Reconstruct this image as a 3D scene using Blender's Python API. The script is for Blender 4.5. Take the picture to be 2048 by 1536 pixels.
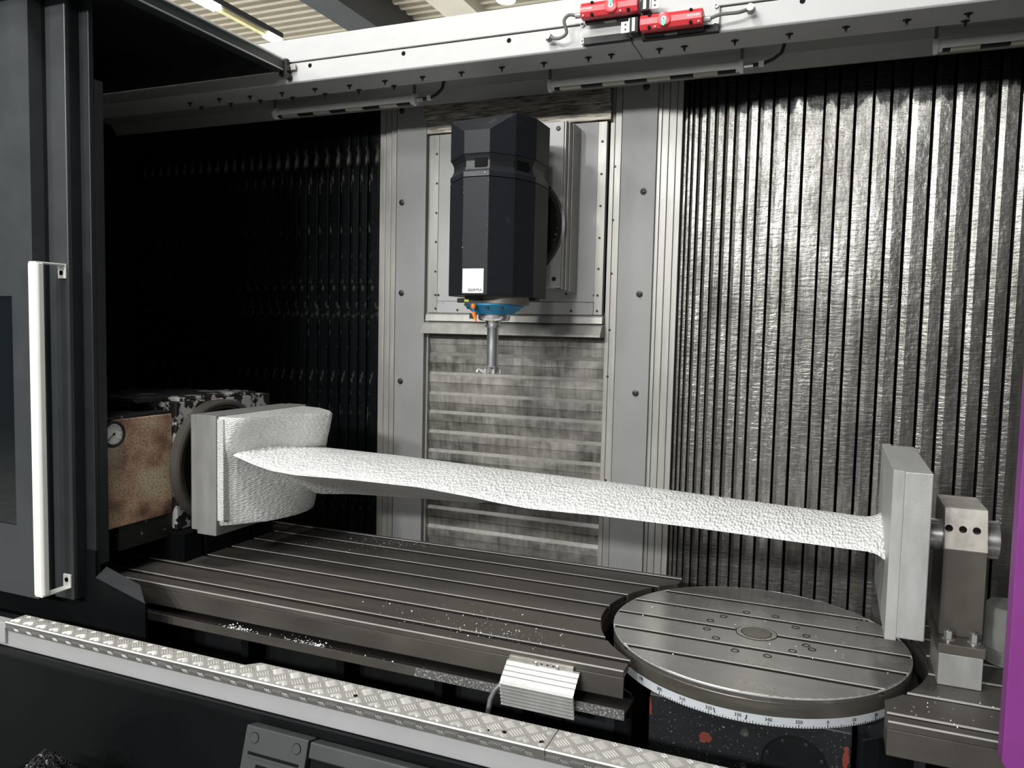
import bpy, bmesh, math, random
import numpy as np
from mathutils import Matrix, Vector
for o in list(bpy.data.objects): bpy.data.objects.remove(o)
S = bpy.context.scene
COL = S.collection
random.seed(7)
PI = math.pi

# ------------------------------------------------------------------ camera
# Z = 0 is the top of the machine tables, Y runs into the machine, X along it.
CAMZ = 1.0
YAW, PITCH, ROLL, FPX = 0.38749049, 0.06919819, 0.02244771, 1567.80769
_f = Vector((-math.sin(YAW)*math.cos(PITCH), math.cos(YAW)*math.cos(PITCH), -math.sin(PITCH)))
_r = Vector((math.cos(YAW), math.sin(YAW), 0)); _u = _r.cross(_f)
RT = math.cos(ROLL)*_r + math.sin(ROLL)*_u
UP = -math.sin(ROLL)*_r + math.cos(ROLL)*_u
cd = bpy.data.cameras.new('camera'); cam = bpy.data.objects.new('camera', cd); COL.objects.link(cam)
cam.matrix_world = Matrix(((RT.x, UP.x, -_f.x, 0), (RT.y, UP.y, -_f.y, 0), (RT.z, UP.z, -_f.z, CAMZ), (0, 0, 0, 1)))
cd.sensor_width = 36; cd.lens = FPX/2048*36; cd.clip_start = .02; cd.clip_end = 100
S.camera = cam

def at(px, py, ax, val):
    """pixel of the 2048 x 1536 photograph -> point on the world plane ax = val"""
    d = RT*((px-1024)/FPX) - UP*((py-768)/FPX) + _f
    i = 'xyz'.index(ax); c = (0, 0, CAMZ); t = (val-c[i])/d[i]
    return Vector((d.x*t, d.y*t, CAMZ+d.z*t))

# ------------------------------------------------------------------ light
W = bpy.data.worlds.new('world'); S.world = W; W.use_nodes = True
W.node_tree.nodes['Background'].inputs[0].default_value = (.80, .88, 1, 1)
W.node_tree.nodes['Background'].inputs[1].default_value = .085
S.view_settings.view_transform = 'Standard'; S.view_settings.look = 'None'
S.view_settings.exposure = 0; S.view_settings.gamma = 1; S.view_settings.use_curve_mapping = False

def area(name, loc, target, size, power, col=(1, 1, .985)):
    l = bpy.data.lights.new(name, 'AREA'); l.shape = 'DISK'; l.size = size; l.energy = power; l.color = col
    o = bpy.data.objects.new(name, l); COL.objects.link(o); o.location = loc
    o.rotation_euler = (Vector(target)-Vector(loc)).to_track_quat('-Z', 'Y').to_euler()
    return o
# hall lamps: a far row across the aisle in front of the machine, and high bays above the aisle
# rows of hall lamps under the roof: far row beyond the aisle, near row, and high bays above the aisle
for x, p in ((-7.0, 240), (-3.4, 520), (-1.3, 520), (1.8, 170)):
    area('hall_lamp_far', (x, -8.0, 4.45), (-.9, 2.9, .8), .8, p)
for x, p in ((-3.4, 60), (-1.6, 60)):
    area('hall_lamp_near', (x, -2.2, 4.45), (-.8, 2.8, .6), .9, p)
for x, p in ((-3.6, 45), (-1.7, 95)):
    area('hall_lamp_aisle', (x, .9, 4.45), (-.9, 2.5, 0), 1.0, p)
for x, y, p in ((-6.5, 6.6, 1500), (-3.5, 9.0, 1500), (-10, 9, 1500)):
    area('hall_lamp_back', (x, y, 3.95), (x, y, 0), 1.0, p)

# ------------------------------------------------------------------ materials
def nt(name):
    m = bpy.data.materials.new(name); m.use_nodes = True
    return m, m.node_tree.nodes, m.node_tree.links, m.node_tree.nodes['Principled BSDF']
def ramp(n, pts):
    r = n.new('ShaderNodeValToRGB'); e = r.color_ramp.elements
    while len(e) < len(pts): e.new(.5)
    for k, (p, c) in enumerate(pts):
        e[k].position = p; e[k].color = c if len(c) == 4 else (*c, 1)
    return r
def coords(n, l, scale=(1, 1, 1), kind='Object'):
    t = n.new('ShaderNodeTexCoord'); mp = n.new('ShaderNodeMapping'); mp.inputs['Scale'].default_value = scale
    l.new(t.outputs[kind], mp.inputs[0]); return mp.outputs[0]
def noise(n, l, vec, scale, detail=4, rough=.55):
    x = n.new('ShaderNodeTexNoise'); x.inputs['Scale'].default_value = scale; x.inputs['Detail'].default_value = detail
    x.inputs['Roughness'].default_value = rough; l.new(vec, x.inputs['Vector']); return x.outputs[0]
def paint(name, c, rough=.5, metal=0, var=.12, scale=6, stretch=(1, 1, 1), bump=0, bscale=60, bstretch=(1, 1, 1), rvar=.1, spec=.5):
    """base colour with soft wear, roughness breakup and a fine relief"""
    m, n, l, b = nt(name)
    v = coords(n, l, stretch); f = noise(n, l, v, scale, 6, .6)
    r = ramp(n, [(.25, [x*(1-var) for x in c]), (.75, [min(1, x*(1+var)) for x in c])])
    l.new(f, r.inputs[0]); l.new(r.outputs[0], b.inputs['Base Color'])
    mr = n.new('ShaderNodeMapRange'); mr.inputs['From Min'].default_value = .25; mr.inputs['From Max'].default_value = .75
    mr.inputs['To Min'].default_value = max(.02, rough-rvar); mr.inputs['To Max'].default_value = min(1, rough+rvar)
    l.new(f, mr.inputs['Value']); l.new(mr.outputs[0], b.inputs['Roughness'])
    b.inputs['Metallic'].default_value = metal; b.inputs['Specular IOR Level'].default_value = spec
    if bump:
        g = noise(n, l, coords(n, l, bstretch), bscale, 5, .6)
        bp = n.new('ShaderNodeBump'); bp.inputs['Strength'].default_value = bump; bp.inputs['Distance'].default_value = .01
        l.new(g, bp.inputs['Height']); l.new(bp.outputs[0], b.inputs['Normal'])
    return m
def stained(name, c, c2, scale, lo, hi, rough=.5, rough2=.5, metal=0, stretch=(1, 1, 1), bump=0, bscale=60, bstretch=(1, 1, 1), detail=6, kind='Object', spec=.5):
    """two tones split by ragged blotches"""
    m, n, l, b = nt(name)
    f = noise(n, l, coords(n, l, stretch, kind), scale, detail, .62)
    r = ramp(n, [(lo, c), (hi, c2)]); l.new(f, r.inputs[0]); l.new(r.outputs[0], b.inputs['Base Color'])
    rr = ramp(n, [(lo, (rough,)*3), (hi, (rough2,)*3)]); l.new(f, rr.inputs[0]); l.new(rr.outputs[0], b.inputs['Roughness'])
    b.inputs['Metallic'].default_value = metal; b.inputs['Specular IOR Level'].default_value = spec
    if bump:
        g = noise(n, l, coords(n, l, bstretch, kind), bscale, 5, .6)
        bp = n.new('ShaderNodeBump'); bp.inputs['Strength'].default_value = bump; bp.inputs['Distance'].default_value = .01
        l.new(g, bp.inputs['Height']); l.new(bp.outputs[0], b.inputs['Normal'])
    return m
def emit(name, c, s):
    m, n, l, b = nt(name); b.inputs['Base Color'].default_value = (*c, 1)
    b.inputs['Emission Color'].default_value = (*c, 1); b.inputs['Emission Strength'].default_value = s; return m

M = {}
M['door'] = paint('door_dark_paint', (.036, .041, .042), .42, 0, .06)
M['door_in'] = paint('door_edge_paint', (.014, .016, .018), .45, 0, .08, spec=.35)
M['black'] = paint('black_paint', (.006, .0065, .0075), .5, 0, .2, spec=.3)
M['rubber'] = paint('black_rubber', (.015, .015, .016), .65, 0, .1)
M['dark_speck'] = stained('black_casting_with_chip_specks', (.010, .012, .014), (.30, .30, .28), 95, .70, .74, .5, .5)
M['saddle'] = paint('grey_saddle_paint', (.32, .32, .315), .5, 0, .06, 8)
M['column'] = paint('grey_column_paint', (.235, .235, .23), .5, 0, .07, 9, (1, 1, .5))
M['rail'] = paint('bare_strip', (.33, .325, .30), .42, .35, .18, 5, (6, 6, .6))
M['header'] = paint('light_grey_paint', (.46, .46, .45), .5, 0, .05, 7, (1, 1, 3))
M['header_in'] = paint('shaded_soffit_paint', (.27, .27, .255), .5, 0, .06, 5)  # header paint darkened so the soffit reads as shaded
M['white'] = paint('white_paint', (.82, .82, .80), .4, 0, .04)
M['head'] = stained('charcoal_head_paint_with_dust', (.013, .015, .0175), (.13, .135, .135), 4.5, .62, .95, .45, .6, spec=.22)
M['head_plain'] = paint('charcoal_head_paint', (.014, .016, .0185), .42, 0, .1)
M['table'] = stained('oiled_cast_table', (.085, .078, .068), (.14, .13, .113), 5, .3, .75, .36, .5, .45, (.6, 2.5, 1), .05, 220)
M['table_edge_light'] = paint('painted_edge_light', (.80, .79, .75), .32, .5, .1)  # pale colour stands for light caught along slot and table edges
M['slot'] = paint('slot_shade_and_gutter', (.018, .017, .015), .7, 0, .2, spec=.1)  # near-black: slot shade put into the colour; also the gutter
M['ground'] = paint('ground_steel', (.46, .455, .44), .24, .85, .14, 4, (.8, 3, 1), .03, 260, (1, 1, 1), .07)
M['rim'] = paint('turned_rim_steel', (.25, .235, .20), .34, .75, .12, 4, (1, 1, 12))
M['scale'] = paint('scale_ring_paint', (.60, .63, .66), .5, 0, .05)
M['ink'] = paint('black_ink', (.006, .006, .006), .7, 0, .05, spec=.08)
M['alu_dull'] = paint('sawn_aluminium', (.27, .27, .255), .5, .35, .14, 6, (3, 3, .8), .08, 160)
M['alu'] = paint('raw_aluminium', (.46, .46, .445), .42, .45, .13, 6, (3, 3, .8), .06, 140)
M['alu_bar'] = paint('anodised_handle', (.86, .86, .82), .38, .10, .04)
M['checker'] = paint('checker_aluminium', (.50, .49, .45), .40, .30, .14, 10)
M['nosing'] = paint('nosing_aluminium', (.16, .158, .15), .42, .3, .2, 8)
M['nosing_bar'] = paint('worn_nosing_bars', (.42, .415, .39), .34, .4, .08, 8)
M['checker_bar'] = paint('worn_bar_tops', (.88, .87, .82), .28, .45, .05, 10)
M['sill'] = paint('grey_sill_paint', (.38, .38, .385), .5, 0, .06, 5)
M['lower'] = paint('lower_panel_paint', (.004, .0046, .005), .5, 0, .10, spec=.10)
M['latch'] = paint('latch_plastic', (.045, .047, .048), .5, 0, .08, 6, (1, 1, 1), .04, 400)
M['post'] = paint('tailstock_steel', (.15, .138, .12), .42, .5, .12, 7, (1, 1, 1), .05, 200)
M['post_top'] = stained('scuffed_post_top', (.34, .32, .29), (.56, .53, .48), 16, .35, .7, .45, .5, .4)
M['bright'] = paint('polished_steel', (.80, .80, .80), .22, .9, .05)
M['bolt'] = paint('dark_bolt', (.045, .045, .045), .4, .6, .2)
M['bolt_pale'] = paint('worn_bolt', (.22, .22, .21), .35, .8, .2)  # paler, shinier metal than the dark bolts
M['red'] = paint('red_enamel', (.62, .035, .045), .33, 0, .06)
M['green'] = paint('green_release', (.10, .62, .36), .4, 0, .05)
M['cable'] = paint('grey_cable', (.14, .14, .125), .55, 0, .1)
M['magenta'] = paint('purple_paint', (.20, .030, .20), .42, 0, .05)
M['blue'] = paint('blue_nose', (.02, .20, .38), .35, .2, .1)
M['orange'] = paint('orange_plastic', (.85, .23, .03), .4, 0, .05)
M['yellow'] = paint('yellow_plastic', (.75, .70, .08), .4, 0, .05)
M['tube'] = paint('lamp_tube_aluminium', (.85, .85, .81), .35, .0, .04)
M['strip'] = paint('lamp_strip_off', (.62, .59, .48), .4, 0, .05)
M['chips'] = paint('aluminium_chips', (.85, .85, .84), .25, .8, .1)
M['deck'] = paint('roof_deck_sheet', (.50, .46, .36), .5, .1, .10, 2)
M['beam_dark'] = paint('dark_steel_beam', (.045, .047, .05), .5, 0, .1)
M['beam_brown'] = paint('brown_steel_flange', (.11, .10, .085), .5, 0, .1)
M['beam_light'] = paint('light_steel_beam', (.62, .58, .49), .5, 0, .05)
M['ceil'] = paint('hall_ceiling_paint', (.12, .115, .10), .7, 0, .05)
M['floor'] = paint('hall_floor_concrete', (.24, .24, .235), .6, 0, .2)
M['lamp_on'] = emit('lamp_glow', (1, .98, .95), 22)
M['lamp_warm'] = paint('lamp_cover_yellowed', (.72, .66, .35), .5, 0, .05)
M['conduit'] = paint('conduit_steel', (.30, .30, .30), .35, .6, .1, 3, (1, 1, 1), .25, 300)
M['canister'] = stained('dull_plastic_sleeve', (.28, .28, .26), (.42, .42, .39), 9, .35, .7, .5, .6)
M['dial'] = paint('gauge_dial', (.80, .80, .78), .35, 0, .03)

# --- special materials
def mat_pleat():
    """way-cover steel: dry scuffed bands, horizontal scratches, ragged top band of black oil film and painted-in header shade"""
    m, n, l, b = nt('way_cover_steel'); tc = n.new('ShaderNodeNewGeometry'); P = tc.outputs['Position']
    def mp(sc):
        x = n.new('ShaderNodeMapping'); x.inputs['Scale'].default_value = sc; l.new(P, x.inputs[0]); return x.outputs[0]
    def math_(op, a, bb):
        x = n.new('ShaderNodeMath'); x.operation = op
        for k, s in enumerate((a, bb)):
            if isinstance(s, (int, float)): x.inputs[k].default_value = s
            else: l.new(s, x.inputs[k])
        return x.outputs[0]
    sep = n.new('ShaderNodeSeparateXYZ'); l.new(P, sep.inputs[0])
    big = noise(n, l, mp((2.2, 1, .9)), 2.3, 5, .6)
    scr = noise(n, l, mp((7, 3, 90)), 3.0, 5, .7)
    run = noise(n, l, mp((30, 4, 2.2)), 1.6, 5, .65)
    base = ramp(n, [(.30, (.07, .068, .062)), (.46, (.20, .196, .18)), (.56, (.32, .315, .298)), (.67, (.60, .59, .565))])
    mixv = math_('ADD', math_('MULTIPLY', big, .55), math_('ADD', math_('MULTIPLY', run, .30), math_('MULTIPLY', scr, .15)))
    # lower part is darker, with a ragged upper limit
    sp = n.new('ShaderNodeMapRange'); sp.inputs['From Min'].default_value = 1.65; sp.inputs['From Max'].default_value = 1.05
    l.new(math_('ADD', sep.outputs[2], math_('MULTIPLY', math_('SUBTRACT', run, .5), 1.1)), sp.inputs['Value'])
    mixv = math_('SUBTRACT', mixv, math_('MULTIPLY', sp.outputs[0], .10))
    l.new(mixv, base.inputs[0])
    # top band: oil film with the header's shade painted in
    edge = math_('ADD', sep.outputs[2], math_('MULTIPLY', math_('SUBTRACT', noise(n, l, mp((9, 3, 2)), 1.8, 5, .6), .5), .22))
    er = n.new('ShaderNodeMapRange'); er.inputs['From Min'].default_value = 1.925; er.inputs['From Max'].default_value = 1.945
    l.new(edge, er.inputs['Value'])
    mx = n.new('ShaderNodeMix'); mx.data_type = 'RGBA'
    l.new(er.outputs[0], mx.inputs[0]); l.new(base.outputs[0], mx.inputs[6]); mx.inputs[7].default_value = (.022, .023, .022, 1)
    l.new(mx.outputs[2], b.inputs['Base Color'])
    rr = n.new('ShaderNodeMapRange'); rr.inputs['From Min'].default_value = .3; rr.inputs['From Max'].default_value = .7
    rr.inputs['To Min'].default_value = .40; rr.inputs['To Max'].default_value = .20; l.new(big, rr.inputs['Value'])
    l.new(rr.outputs[0], b.inputs['Roughness']); b.inputs['Metallic'].default_value = .72
    # rub marks: shallow dents, rows of fine horizontal ripples
    bp = n.new('ShaderNodeBump'); bp.inputs['Strength'].default_value = .42; bp.inputs['Distance'].default_value = .010
    h = math_('ADD', math_('MULTIPLY', noise(n, l, mp((9, 2, 42)), 2.2, 4, .6), .5), math_('MULTIPLY', noise(n, l, mp((10, 4, 6)), 1.6, 4, .6), .9))
    l.new(h, bp.inputs['Height']); l.new(bp.outputs[0], b.inputs['Normal'])
    return m
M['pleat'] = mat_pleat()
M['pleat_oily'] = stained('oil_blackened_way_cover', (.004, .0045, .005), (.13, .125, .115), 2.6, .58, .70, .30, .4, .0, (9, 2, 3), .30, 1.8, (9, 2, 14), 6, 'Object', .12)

def mat_slat():
    m, n, l, b = nt('telescopic_cover_steel'); g = n.new('ShaderNodeNewGeometry'); P = g.outputs['Position']
    def mp(sc):
        x = n.new('ShaderNodeMapping'); x.inputs['Scale'].default_value = sc; l.new(P, x.inputs[0]); return x.outputs[0]
    big = noise(n, l, mp((2.2, 1, 5)), 1.9, 6, .65); run = noise(n, l, mp((26, 1, 4)), 1.6, 5, .6)
    a = n.new('ShaderNodeMath'); a.operation = 'MULTIPLY_ADD'; a.inputs[1].default_value = .65; l.new(big, a.inputs[0])
    c = n.new('ShaderNodeMath'); c.operation = 'MULTIPLY'; c.inputs[1].default_value = .35; l.new(run, c.inputs[0]); l.new(c.outputs[0], a.inputs[2])
    r = ramp(n, [(.36, (.075, .072, .062)), (.48, (.20, .195, .175)), (.62, (.36, .35, .32))]); l.new(a.outputs[0], r.inputs[0])
    l.new(r.outputs[0], b.inputs['Base Color']); b.inputs['Metallic'].default_value = .45; b.inputs['Roughness'].default_value = .42
    bp = n.new('ShaderNodeBump'); bp.inputs['Strength'].default_value = .12; bp.inputs['Distance'].default_value = .01
    l.new(big, bp.inputs['Height']); l.new(bp.outputs[0], b.inputs['Normal'])
    return m
M['slat'] = mat_slat()

def mat_milled(name, sx, sz, strength, k=1.0):
    """milled aluminium: rows of cusps left by a ball cutter"""
    m, n, l, b = nt(name)
    t = n.new('ShaderNodeTexCoord'); mp = n.new('ShaderNodeMapping'); mp.inputs['Scale'].default_value = (sx, 46, sz); l.new(t.outputs['Object'], mp.inputs[0])
    w = n.new('ShaderNodeTexVoronoi'); w.inputs['Scale'].default_value = 1.0; w.inputs['Randomness'].default_value = .75; l.new(mp.outputs[0], w.inputs['Vector'])
    b.inputs['Metallic'].default_value = .12; b.inputs['Roughness'].default_value = .34
    f = noise(n, l, coords(n, l, (1, 1, 1)), 7, 4); r = ramp(n, [(.3, (.86*k, .86*k, .84*k)), (.7, (.98*k, .98*k, .95*k))]); l.new(f, r.inputs[0])
    l.new(r.outputs[0], b.inputs['Base Color'])
    bp = n.new('ShaderNodeBump'); bp.inputs['Strength'].default_value = strength; bp.inputs['Distance'].default_value = .010
    l.new(w.outputs['Distance'], bp.inputs['Height']); l.new(bp.outputs[0], b.inputs['Normal'])
    return m
M['milled'] = mat_milled('milled_blade_aluminium', 110, 150, .85)
M['milled_root'] = mat_milled('milled_root_aluminium', 90, 240, .55, .72)

def mat_rust():
    m, n, l, b = nt('rusty_headstock_paint'); g = n.new('ShaderNodeNewGeometry'); P = g.outputs['Position']
    def mp(sc):
        x = n.new('ShaderNodeMapping'); x.inputs['Scale'].default_value = sc; l.new(P, x.inputs[0]); return x.outputs[0]
    a = noise(n, l, mp((1, 3.2, 4.2)), 1.5, 3, .5); r = ramp(n, [(.36, (.09, .045, .032)), (.50, (.58, .36, .24)), (.66, (.80, .66, .46))]); l.new(a, r.inputs[0])
    s = noise(n, l, mp((1, 1, 1)), 120, 3, .7); r2 = ramp(n, [(.36, (.25, .25, .25)), (.52, (1, 1, 1))]); l.new(s, r2.inputs[0])
    mx = n.new('ShaderNodeMix'); mx.data_type = 'RGBA'; mx.blend_type = 'MULTIPLY'; mx.inputs[0].default_value = .8
    l.new(r.outputs[0], mx.inputs[6]); l.new(r2.outputs[0], mx.inputs[7]); l.new(mx.outputs[2], b.inputs['Base Color'])
    b.inputs['Roughness'].default_value = .8
    return m
M['rust'] = mat_rust()
M['flaked'] = stained('flaked_white_paint', (.50, .50, .48), (.012, .012, .012), 16, .47, .50, .5, .6, 0)
M['flaked_dark'] = stained('flaked_black_paint', (.012, .012, .012), (.42, .41, .36), 14, .62, .66, .6, .6, 0)
M['grime'] = stained('oily_horizontal_grime', (.05, .047, .04), (.44, .41, .34), 3, .36, .60, .4, .5, .4, (3, 1, 40), 0, 60, (1, 1, 1), 5)
M['speck_grey'] = stained('chip_covered_ledge', (.13, .13, .125), (.55, .55, .53), 150, .52, .60, .45, .4, .3)

def mat_base():
    """black rotary base with two bare red primer patches"""
    m, n, l, b = nt('black_casting_with_red_primer'); g = n.new('ShaderNodeNewGeometry'); P = g.outputs['Position']
    sp = noise(n, l, P, 120, 3, .7); r0 = ramp(n, [(.62, (.008, .009, .0105)), (.70, (.34, .33, .28))]); l.new(sp, r0.inputs[0])
    cur = r0.outputs[0]
    for (x, y, z, sx, sz, rad) in ((-.297, 2.3, -.190, 1, 1.1, .017), (.086, 2.3, -.165, 1.6, .42, .013), (-.463, 2.3, -.13, 2.0, .5, .012)):
        s = n.new('ShaderNodeVectorMath'); s.operation = 'SUBTRACT'; l.new(P, s.inputs[0]); s.inputs[1].default_value = (x, y, z)
        k = n.new('ShaderNodeVectorMath'); k.operation = 'MULTIPLY'; l.new(s.outputs[0], k.inputs[0]); k.inputs[1].default_value = (sx, .2, sz)
        ln = n.new('ShaderNodeVectorMath'); ln.operation = 'LENGTH'; l.new(k.outputs[0], ln.inputs[0])
        nz = noise(n, l, P, 70, 3); ad = n.new('ShaderNodeMath'); ad.operation = 'MULTIPLY_ADD'; l.new(nz, ad.inputs[0]); ad.inputs[1].default_value = .02; l.new(ln.outputs['Value'], ad.inputs[2])
        lt = n.new('ShaderNodeMath'); lt.operation = 'LESS_THAN'; l.new(ad.outputs[0], lt.inputs[0]); lt.inputs[1].default_value = rad+.010
        mx = n.new('ShaderNodeMix'); mx.data_type = 'RGBA'; l.new(lt.outputs[0], mx.inputs[0]); l.new(cur, mx.inputs[6]); mx.inputs[7].default_value = (.17, .035, .024, 1); cur = mx.outputs[2]
    l.new(cur, b.inputs['Base Color']); b.inputs['Roughness'].default_value = .5
    return m
M['base'] = mat_base()

# ------------------------------------------------------------------ mesh helpers
POS = {}
class MB:
    def __init__(s): s.v = []; s.f = []
    def add(s, vs, fs):
        k = len(s.v); s.v += [tuple(x) for x in vs]; s.f += [tuple(i+k for i in f) for f in fs]; return s
    def box(s, x0, x1, y0, y1, z0, z1):
        return s.add([(x0, y0, z0), (x1, y0, z0), (x1, y1, z0), (x0, y1, z0), (x0, y0, z1), (x1, y0, z1), (x1, y1, z1), (x0, y1, z1)],
                     [(3, 2, 1, 0), (4, 5, 6, 7), (0, 1, 5, 4), (1, 2, 6, 5), (2, 3, 7, 6), (3, 0, 4, 7)])
    def prism(s, poly, ax, a, b):
        """poly in the two other axes (order xyz), extruded along ax from a to b"""
        def pt(p, t):
            return (t, p[0], p[1]) if ax == 'x' else (p[0], t, p[1]) if ax == 'y' else (p[0], p[1], t)
        n = len(poly)
        return s.add([pt(p, a) for p in poly]+[pt(p, b) for p in poly],
                     [tuple(range(n))[::-1], tuple(range(n, 2*n))]+[(i, (i+1) % n, (i+1) % n+n, i+n) for i in range(n)])
    def rings(s, rs, cap=True, closed=True):
        n = len(rs[0]); k = len(s.v); s.v += [tuple(p) for r in rs for p in r]
        for j in range(len(rs)-1):
            for i in range(n if closed else n-1):
                s.f.append((k+j*n+i, k+j*n+(i+1) % n, k+(j+1)*n+(i+1) % n, k+(j+1)*n+i))
        if cap and closed:
            s.f.append(tuple(k+i for i in range(n))[::-1]); s.f.append(tuple(k+(len(rs)-1)*n+i for i in range(n)))
        return s
    def lathe(s, c, ax, prof, n=24, cap=True):
        """prof: (offset along ax, radius)"""
        c = Vector(c); rs = []
        for o, r in prof:
            ring = []
            for i in range(n):
                a = 2*PI*i/n; u, w = r*math.cos(a), r*math.sin(a)
                ring.append(c+Vector({'x': (o, u, w), 'y': (u, o, w), 'z': (u, w, o)}[ax]))
            rs.append(ring)
        return s.rings(rs, cap)
    def cyl(s, a, b, r, n=12, r2=None):
        a, b = Vector(a), Vector(b); return s.tube([a, b], r, n, r2)
    def tube(s, pts, r, n=10, r2=None):
        pts = [Vector(p) for p in pts]; rs = []; prev = None
        for i, p in enumerate(pts):
            d = (pts[min(i+1, len(pts)-1)]-pts[max(i-1, 0)]).normalized()
            if prev is None:
                u = d.orthogonal().normalized()
            else:
                u = (prev-d*prev.dot(d)).normalized()
            prev = u; w = d.cross(u); rr = r if r2 is None else r+(r2-r)*i/(len(pts)-1)
            rs.append([p+u*rr*math.cos(2*PI*k/n)+w*rr*math.sin(2*PI*k/n) for k in range(n)])
        return s.rings(rs)
    def build(s, name, mat, parent=None, bevel=0, smooth=False, seg=2, angle=40, origin=None):
        me = bpy.data.meshes.new(name)
        a = np.array(s.v, float); lo, hi = a.min(0), a.max(0)
        c = np.array(origin) if origin is not None else np.array([(lo[0]+hi[0])/2, (lo[1]+hi[1])/2, lo[2] if parent is None else (lo[2]+hi[2])/2])
        me.from_pydata((a-c).tolist(), [], s.f); me.update()
        bm = bmesh.new(); bm.from_mesh(me); bmesh.ops.recalc_face_normals(bm, faces=bm.faces)
        if smooth:
            for f in bm.faces: f.smooth = True
            for e in bm.edges:
                if len(e.link_faces) == 2 and e.calc_face_angle(0) > math.radians(angle): e.smooth = False
        bm.to_mesh(me); bm.free()
        o = bpy.data.objects.new(name, me); COL.objects.link(o); me.materials.append(mat)
        if parent is not None: o.parent = parent; o.location = Vector(c)-POS[parent]
        else: o.location = c
        POS[o] = Vector(c)
        if bevel:
            bv = o.modifiers.new('bevel', 'BEVEL'); bv.width = bevel; bv.segments = seg; bv.limit_method = 'ANGLE'; bv.angle_limit = math.radians(35)
        return o
def thing(name, loc, label, cat, group=None):
    o = bpy.data.objects.new(name, None); COL.objects.link(o); o.location = loc; o.empty_display_size = .05
    POS[o] = Vector(loc); return tag(o, label, cat, group)
def tag(o, label, cat, group=None, kind=None):
    o['label'] = label; o['category'] = cat
    if group: o['group'] = group
    if kind: o['kind'] = kind
    return o
def struct(o): o['kind'] = 'structure'; return o
def stuff(o): o['kind'] = 'stuff'; return o
def copy_to(o, loc, parent=None, rot=None):
    c = o.copy(); COL.objects.link(c); c.parent = parent
    c.location = Vector(loc)-(POS[parent] if parent is not None else Vector((0, 0, 0)))
    if rot: c.rotation_euler = rot
    POS[c] = Vector(loc); return c
def lettering(txt, size, loc, rot, mat, parent, name='lettering', align='CENTER', sx=1.0):
    cu = bpy.data.curves.new(name, 'FONT'); cu.body = txt; cu.size = size; cu.align_x = align; cu.align_y = 'CENTER'; cu.extrude = .0003
    t = bpy.data.objects.new('tmp_text', cu); COL.objects.link(t)
    dg = bpy.context.evaluated_depsgraph_get(); me = bpy.data.meshes.new_from_object(t.evaluated_get(dg))
    bpy.data.objects.remove(t)
    o = bpy.data.objects.new(name, me); COL.objects.link(o); me.materials.clear(); me.materials.append(mat)
    o.parent = parent; o.location = Vector(loc)-POS[parent]; o.rotation_euler = rot; o.scale = (sx, 1, 1); POS[o] = Vector(loc)
    return o
def bolts(parent, pts, r=.007, h=.005, mat='bolt', name='bolt', ax='y', sgn=-1):
    """socket-head bolts sunk 1 mm into the face they hold"""
    first = None
    for p in pts:
        p = Vector(p)
        if first is None:
            d = {'x': Vector((1, 0, 0)), 'y': Vector((0, 1, 0)), 'z': Vector((0, 0, 1))}[ax]*sgn
            mb = MB().lathe(p, ax, [(-sgn*.001, r), (sgn*h*.7, r), (sgn*h, r*.72), (sgn*h, r*.42), (sgn*h*.35, r*.40)], 10)
            first = mb.build(name, M[mat], parent, origin=p)
        else: copy_to(first, p, parent)

# ------------------------------------------------------------------ hall and enclosure shell
YB = 3.50           # plane of the machine column and the way covers
struct(MB().box(-14, 9, -12, 16, -1.0, -.90).build('floor', M['floor']))
ce = MB()
ce.box(-14, 9, -12, 16, 4.60, 4.66)
struct(ce.build('ceiling', M['ceil']))
ceiling = bpy.data.objects['ceiling']
# trapezoid ribs of the roof deck, running along the machine
rib = None; y = 5.2
while y < 10.4:
    if rib is None:
        rib = MB().prism([(y, 4.60), (y+.025, 4.52), (y+.085, 4.52), (y+.11, 4.60)], 'x', -10, -1.5).build('deck_rib', M['deck'], ceiling); y00 = y
    else: copy_to(rib, (POS[rib].x, POS[rib].y+(y-y00), POS[rib].z), ceiling)
    y += .15
MB().box(-4.98, -4.62, 4.5, 12, 4.16, 4.54).build('roof_beam', M['beam_dark'], ceiling)
MB().box(-5.14, -4.98, 4.5, 12, 4.44, 4.50).build('beam_flange', M['beam_brown'], ceiling)
MB().box(-4.10, -3.72, 4.5, 12, 4.40, 4.54).build('roof_duct', M['beam_light'], ceiling)
MB().box(-10, -1.5, 6.10, 6.22, 4.42, 4.54).build('roof_purlin', M['beam_dark'], ceiling)

struct(MB().box(-3.9, 1.75, 3.64, 3.70, -.90, 2.25).build('wall_back', M['black']))
struct(MB().box(-3.96, -3.90, 2.0, 3.70, -.90, 2.25).build('wall_left', M['black']))
struct(MB().box(1.75, 1.80, 2.0, 3.70, -.90, 2.20).build('wall_right', M['black']))

# hall lamps seen past the header
t = thing('linear_lamp', (-5.72, 5.4, 4.05), 'long white strip lamp under the hall roof beside the dark roof panel', 'lamp')
MB().box(-5.78, -5.66, 3.6, 7.10, 4.085, 4.14).build('housing', M['beam_dark'], t)
MB().box(-5.77, -5.67, 3.6, 6.18, 4.04, 4.085).build('light_tube', M['lamp_on'], t)
MB().box(-5.75, -5.69, 6.18, 6.90, 4.05, 4.085).build('tube_cover', M['lamp_warm'], t)
MB().box(-5.77, -5.67, 6.90, 7.10, 4.04, 4.085).build('light_tube', M['lamp_on'], t)
p = at(1012, 2, 'z', 4.3)
t = thing('highbay_lamp', (p.x, p.y, 4.30), 'round glowing high bay lamp just above the header, right of the light roof duct', 'lamp')
MB().lathe((p.x, p.y, 4.32), 'z', [(0, .10), (.06, .12), (.12, .08), (.26, .05)], 20).build('housing', M['beam_dark'], t)
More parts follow.
